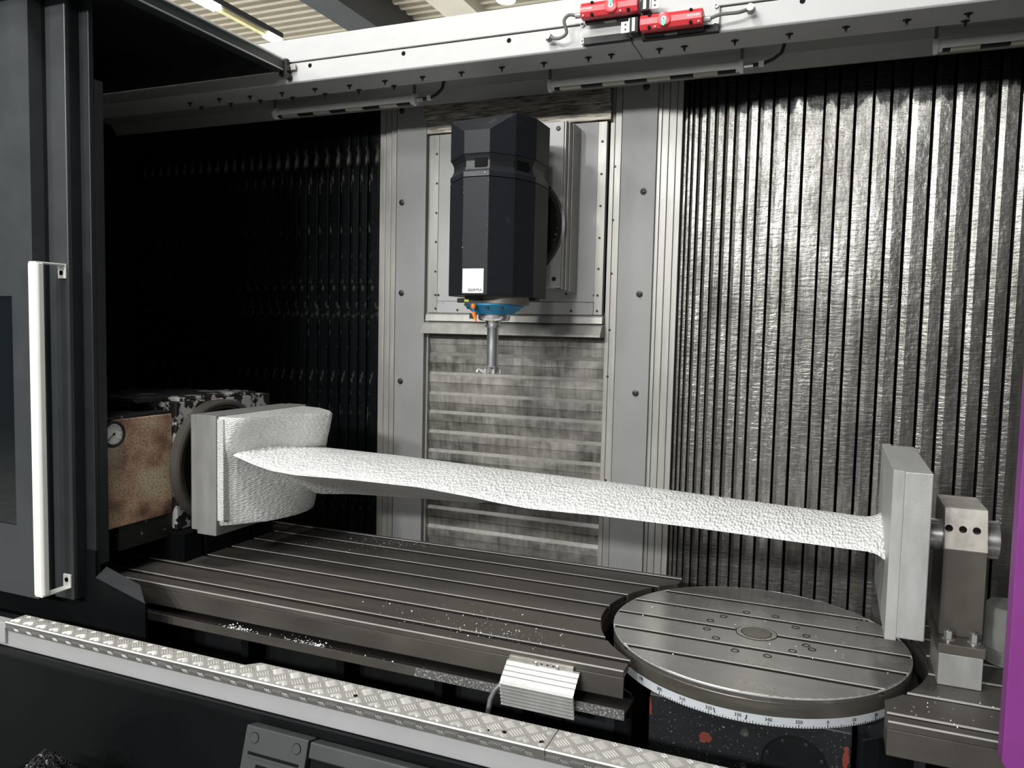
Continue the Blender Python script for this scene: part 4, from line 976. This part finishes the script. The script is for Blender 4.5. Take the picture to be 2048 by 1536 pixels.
# ------------------------------------------------------------------ front sill, tread plates, lower panel
LY, LZ = 1.85, -.080
def tread(name, x0, x1, yr_, label, seed, yl2=None, xbrk=None):
    t = thing(name, ((x0+x1)/2, LY+.05, LZ-.05), label, 'tread plate')
    if xbrk is None:
        MB().box(x0, x1, LY+.003, yr_, LZ-.006, LZ).build('plate', M['checker'], t, .001)
    else:
        MB().prism([(x0, LY+.003), (x1, LY+.003), (x1, yr_), (xbrk, yr_), (xbrk-.035, yl2), (x0, yl2)], 'z', LZ-.006, LZ).build('plate', M['checker'], t, .001)
    nz_ = .034; lean = .010
    MB().prism([(LY+.003, LZ+.0003), (LY, LZ-.003), (LY+lean-.004, LZ-nz_), (LY+lean, LZ-nz_), (LY+.006, LZ-.004)], 'x', x0, x1).build('nosing', M['nosing'], t)
    MB().cyl((x0, LY+.0030, LZ-.0025), (x1, LY+.0030, LZ-.0025), .0032, 8).build('nosing_edge', M['alu_bar'], t, smooth=True)
    bm_ = MB(); s = .046
    def bar(c, d, n_, side, L=.0185, w=.0024, h=.0028):
        c, d, n_, side = map(Vector, (c, d, n_, side)); k_ = [c-d*L, c-d*L*.55+side*w, c+d*L*.55+side*w, c+d*L, c+d*L*.55-side*w, c-d*L*.55-side*w]
        bm_.add([p_ - n_*.0002 for p_ in k_]+[c-d*L*.5+n_*h, c+d*L*.5+n_*h], [(0, 1, 6), (1, 2, 7, 6), (2, 3, 7), (3, 4, 7), (4, 5, 6, 7), (5, 0, 6)])
    q2 = math.sqrt(.5); e1 = Vector((q2, q2, 0)); e2 = Vector((q2, -q2, 0))
    for i in range(-95, 40):
        for j in range(-40, 95):
            c = Vector((-1.0, LY+.05, LZ))+e1*(s*i)+e2*(s*j)
            if c.x < x0-.03 or c.x > x1+.03 or c.y < LY-.02 or c.y > yr_+.03: continue
            ylim = yr_ if xbrk is None or c.x > xbrk else yl2
            d, sd_ = (e1, e2) if (i+j) % 2 else (e2, e1)
            for k_ in range(-2, 3):
                p_ = c+sd_*(.0077*k_); L_ = .0185
                lo_, hi_ = L_, L_
                # shorten the bar to what fits on the plate
                for s_ in (1, -1):
                    e_ = p_+d*(s_*L_)
                ok = all(LY+.006 < (p_+d*(s_*L_)).y < ylim-.001 and x0+.002 < (p_+d*(s_*L_)).x < x1-.002 for s_ in (1, -1))
                if ok: bar(p_, d, (0, 0, 1), sd_)
                else:
                    for L2, sh in ((.010, .0085), (.010, -.0085)):
                        p2 = p_+d*sh
                        if all(LY+.006 < (p2+d*(s_*L2)).y < ylim-.001 and x0+.002 < (p2+d*(s_*L2)).x < x1-.002 for s_ in (1, -1)): bar(p2, d, (0, 0, 1), sd_, L2)
    stuff(bm_.build('raised_bar', M['checker_bar'], t))
    # nosing face bars: leaning groups, every second one three long bars
    bm_ = MB()
    nv = Vector((0, -.98, -.19)).normalized(); dn = Vector((0, .19, -.98)).normalized()
    x = x0+.02; flip = 0
    while x < x1-.02:
        d = ((Vector((1, 0, 0))*.62-dn*-.78) if flip else (Vector((-1, 0, 0))*.75+dn*.66)).normalized(); sd_ = nv.cross(d).normalized()
        for k_ in ((-1, 0, 1) if flip else (-2, -1, 0, 1, 2)):
            c = Vector((x+.0072*k_, LY+.0029, LZ-(.020 if flip else .017))); bar(c+dn*(.004 if flip else 0), d, nv, sd_, .0085 if flip else .0110, .0017, .0016 if flip else .0007)
        x += .0325; flip = 1-flip
    stuff(bm_.build('nosing_bar', M['nosing_bar'], t))
    return t
xj = -.641
xbk = at(517, 1328, 'z', LZ).x
txl = at(10, 1243, 'y', LY).x
t1 = tread('tread_plate', txl, xj-.001, LY+.112, 'long checker plate tread along the sill, left of the seam', 1, LY+.078, xbk)
t2 = tread('tread_plate', xj+.001, .35, LY+.112, 'checker plate tread at the lower right, right of the seam', 2)
for tt, lst in ((t1, ((711, 1392), (1008, 1465), (977, 1461))), (t2, ((1083, 1485),))):
    for px, py in lst:
        q = at(px, py, 'z', LZ); MB().lathe(q, 'z', [(-.001, .0065 if px != 977 else .003), (.0022, .0062 if px != 977 else .003)], 12).build('countersunk_screw', M['ink'], tt)
sl = thing('front_sill', (-1.4, LY+.04, -.9), 'grey painted sill strip with dark panel below the checker plate', 'sill')
MB().box(-3.6, .5, LY+.011, LY+.05, -.174, -.090).build('sill_strip', M['sill'], sl, .003)
MB().box(-3.6, txl-.002, LY-.0, LY+.0105, -.160, -.10).build('sill_end', M['sill'], sl, .002)
MB().box(-3.6, .5, LY+.013, LY+.05, -.90, -.1765).build('lower_panel', M['lower'], sl)
MB().prism([(LY-.004, -.176), (LY+.012, -.176), (LY+.012, -.215), (LY+.002, -.200)], 'x', -3.6, .5).build('sill_drip', M['black'], sl)
MB().box(-3.6, .5, LY+.05, LY+.10, -.9, -.10).build('inner_panel', M['black'], sl)
# latch flap on the lower panel
yl_ = 1.80
l0, l1 = at(494, 1450, 'y', yl_), at(617, 1480, 'y', yl_)
zt_ = (l0.z+l1.z)/2
lf = thing('latch_flap', ((l0.x+l1.x)/2, yl_, zt_-.2), 'dark grey sloping latch flap with two round caps on the lower panel', 'latch')
sv = Vector((0, -.055, -.20)).normalized(); nn = Vector((0, -.20, .055)).normalized()
def onflap(x, s, up_=0): return Vector((x, yl_, zt_))+sv*s+nn*up_
def flapbox(x0, x1, s0, s1, u0, u1, name, mat, par, bev=.001):
    vs = [onflap(x, s, u) for u in (u0, u1) for (x, s) in ((x0, s0), (x1, s0), (x1, s1), (x0, s1))]
    return MB().add(vs, [(0, 1, 2, 3), (7, 6, 5, 4), (0, 4, 5, 1), (1, 5, 6, 2), (2, 6, 7, 3), (3, 7, 4, 0)]).build(name, M[mat], par, bev)
flapbox(l0.x, l1.x, 0, .26, -.045, 0, 'flap', 'latch', lf, .003)
w_ = l1.x-l0.x
flapbox(l0.x+.02, l1.x-.02, .070, .078, 0, .0006, 'slot', 'ink', lf, 0)
flapbox(l0.x+.055, l1.x-.05, .100, .20, 0, .0008, 'pull_recess', 'ink', lf, 0)
flapbox(l0.x+.018, l1.x-.018, .079, .084, 0, .004, 'recess_lip', 'latch', lf, .001)
for fx in (.16, .84):
    c = onflap(l0.x+w_*fx, .030, 0)
    MB().cyl(c-nn*.002, c+nn*.0012, .0155, 24).build('cap_groove', M['ink'], lf, smooth=True)
    MB().cyl(c-nn*.002, c+nn*.0022, .0138, 24).build('round_cap', M['latch'], lf, smooth=True)
fr_ = thing('lower_rail', (l1.x+.6, yl_, zt_-.1), 'dark grey sloping rail right of the latch flap on the lower panel', 'rail')
flapbox(l1.x+.004, .5, .003, .048, -.05, -.004, 'rail', 'latch', fr_, .004)
flapbox(l1.x+.004, .5, .0485, .26, -.05, -.018, 'rail_skirt', 'lower', fr_, .003)
bolts(fr_, [onflap(at(683, 1524, 'y', yl_).x, .065, -.018)], .006, .004, 'bolt_pale')

# ------------------------------------------------------------------ bent aluminium cover with conduit at the table front
cv = thing('probe_cover', (-.77, 2.14, -.15), 'bent ribbed aluminium cover with grey conduit on the front of the long table', 'cover')
kx0 = at(1013, 1330, 'y', 2.20).x; kx1 = at(1158, 1352, 'y', 2.20).x
prof = [(2.214, -.024), (2.196, -.030), (2.150, -.070), (2.146, -.080), (2.152, -.090), (2.166, -.150), (2.172, -.152), (2.158, -.088), (2.153, -.080), (2.156, -.074), (2.200, -.036), (2.214, -.030)]
zz1 = [(2.208, -.024), (2.150, -.072), (2.168, -.150)]
# corrugated sheet
outer = []
def seg(a_, b_, n_, amp):
    a_, b_ = Vector(a_), Vector(b_); d = (b_-a_); nrm = Vector((d.y, -d.x)).normalized()
    if nrm.x > 0: nrm = -nrm
    for i in range(n_*4):
        s_ = i/(n_*4); ph = i % 4; outer.append(a_+d*s_+nrm*(amp if ph in (1, 2) else 0))
seg((2.206, -.026), (2.152, -.068), 4, .0014); seg((2.150, -.072), (2.170, -.155), 7, .0085); outer.append(Vector((2.170, -.155)))
inner = [p_+Vector((.004, .001)) for p_ in outer][::-1]
MB().prism([tuple(p_) for p_ in outer+inner], 'x', kx0, kx1).build('ribbed_sheet', M['alu'], cv, .0004)
MB().box(kx0+.006, kx1-.02, 2.205, 2.2175, -.030, -.012).build('clamp_bar', M['post_top'], cv, .001)
for u_ in (1072, 1115):
    q = at(u_, 1322+(u_-1072)*.2, 'y', 2.205); MB().lathe((q.x, 2.2045, -.020), 'y', [(.002, .0065), (-.004, .006), (-.006, .003)], 12).build('screw', M['bright'], cv, smooth=True)
for u_ in (1083, 1095, 1107):
    q = at(u_, 1327, 'y', 2.205); MB().box(q.x-.003, q.x+.004, 2.2038, 2.2052, -.0215, -.0185).build('slot_hole', M['ink'], cv)
cp = [at(u_, v_, 'y', y_) for u_, v_, y_ in ((1020, 1362, 2.17), (1004, 1366, 2.165), (990, 1380, 2.16), (981, 1398, 2.155), (977, 1420, 2.15), (976, 1450, 2.15))]
MB().tube(cp, .0085, 12).build('conduit', M['conduit'], cv, smooth=True)

# ------------------------------------------------------------------ chips
def chips(name, pts, size, label, mat='chips'):
    mb = MB()
    for p in pts:
        p = Vector(p); s = size*random.uniform(.5, 1.3); a_ = random.uniform(0, PI); u = Vector((math.cos(a_), math.sin(a_), random.uniform(-.2, .5)))*s
        w = Vector((-math.sin(a_), math.cos(a_), random.uniform(-.3, .3)))*s*.45; h = Vector((0, 0, s*random.uniform(.3, .8)))
        mb.add([p-u-w, p+u-w*.6, p+u*.7+w, p-u*.8+w*.8, p+h], [(0, 1, 4), (1, 2, 4), (2, 3, 4), (3, 0, 4), (3, 2, 1, 0)])
    o = mb.build(name, M[mat]); tag(o, label, 'chips', None, 'stuff'); return o
R_ = random
pts = []
for _ in range(230):
    px = R_.gauss(985, 95); py = R_.gauss(1255, 20)+(px-985)*.16
    q = at(px, py, 'z', 0)
    if q.x < -.75 and YF+.01 < q.y < 3.1: pts.append((q.x, q.y, .0002))
chips('metal_chips', pts, .0024, 'scatter of fine bright chips in the middle of the long table')
pts = []
for _ in range(150):
    q = at(R_.gauss(775, 60), R_.gauss(1083, 7)+R_.uniform(-4, 10), 'z', 0)
    if q.y < 3.19: pts.append((q.x, q.y, .0002))
chips('metal_chips', pts, .0035, 'bright chips along the back edge of the long table beside the left post')
pts = []
for c, n_, sp in ((475, 150, 14), (600, 90, 26), (632, 90, 13), (760, 20, 40), (455, 40, 12)):
    for _ in range(n_):
        px = R_.gauss(c, sp); x = at(px, 1256+(px-475)*.217, 'y', yg+.02).x
        pts.append((x, yg+.010+abs(R_.gauss(0, .013)), -.1118+abs(R_.gauss(0, .009))*(1 if n_ > 60 else .3)))
chips('metal_chips', pts, .0042, 'heaps of aluminium chips lying in the front gutter of the long table')
pts = []
for _ in range(60):
    a_ = R_.uniform(0, 2*PI); r_ = math.sqrt(R_.random())*.45; pts.append((TC.x+r_*math.cos(a_), TC.y+r_*math.sin(a_), .0002))
for _ in range(30): pts.append((R_.gauss(.08, .07), R_.gauss(3.0, .05), .0002))
pts = [p_ for p_ in pts if math.hypot(p_[0]-TC.x, p_[1]-TC.y) < .46]
chips('metal_chips', pts, .0030, 'few loose chips scattered over the round rotary table')
pts = [(R_.uniform(.2, .62), R_.uniform(2.24, 2.5), .0002) for _ in range(46)]
pts = [p_ for p_ in pts if math.hypot(p_[0]-TC.x, p_[1]-TC.y) > .53]
chips('metal_chips', pts, .0038, 'loose chips on the right table in front of the tailstock')
pts = []
for _ in range(90):
    z = R_.choice((R_.uniform(1.3, 1.6), R_.gauss(1.58, .03), R_.gauss(1.33, .02))); x = R_.choice((R_.uniform(-1.355, -1.25), R_.gauss(-1.252, .004), -1.356)); x = min(-1.2495, max(-1.357, x))
    pts.append((x, 2.7795, z))
for _ in range(25): pts.append((R_.uniform(-1.24, -1.18), 2.78, R_.uniform(1.135, 1.14)))
chips('metal_chips', [p_ for p_ in pts if p_[0] <= -1.2494], .0022, 'specks of bright chips stuck to the front of the milling head')
pts = []
for _ in range(70):
    q = at(R_.uniform(1560, 1650)*.2+R_.gauss(1100, 8), R_.uniform(345, 520), 'y', YM-.04)
for _ in range(16):
    a_ = R_.uniform(-.9, .7); pts.append((-1.36+.222*math.cos(a_), YM-.0365, 1.462+.222*math.sin(a_)))
chips('metal_chips', pts, .006, 'bright curls stuck to the dark swivel disc behind the milling head')

# bin of swarf in front of the machine, its heap just reaching into the frame
q = at(88, 1500, 'y', 1.62); zb_ = at(88, 1562, 'y', 1.62).z
sw = thing('swarf_bin', (q.x, q.y, -.90), 'dark bin heaped with curled swarf, its heap peeking in at the lower left corner', 'bin')
MB().prism([(q.x-.17, q.y-.13), (q.x+.17, q.y-.13), (q.x+.17, q.y+.13), (q.x-.17, q.y+.13)], 'z', -.90, zb_-.01).build('tub', M['lower'], sw, .01)
MB().lathe((q.x, q.y, 0), 'z', [(zb_-.012, .10), (zb_+.004, .07), (zb_+.5*(q.z-zb_)-.012, .035), (q.z-.035, .006)], 18).build('heap', M['black'], sw, smooth=True)
for nm, cnt, mt, sg in (('dark_curls', 420, 'bolt', .036), ('bright_curls', 22, 'chips', .025)):
    mb = MB()
    for _ in range(cnt):
        ox, oy = R_.gauss(0, sg), R_.gauss(0, sg*.8); rr_ = math.hypot(ox, oy)
        h_ = max(0, 1-rr_/.11)
        c = Vector((q.x+ox, q.y+oy, zb_+(q.z-zb_)*h_-.012+R_.uniform(-.004, .006))); r_ = R_.uniform(.004, .012); tilt = R_.uniform(0, PI)
        mb.tube([c+Vector((r_*math.cos(k_*.8)*math.cos(tilt), r_*math.cos(k_*.8)*math.sin(tilt)+.002*k_, r_*math.sin(k_*.8))) for k_ in range(8)], .0022, 4)
    stuff(mb.build(nm, M[mt], sw))
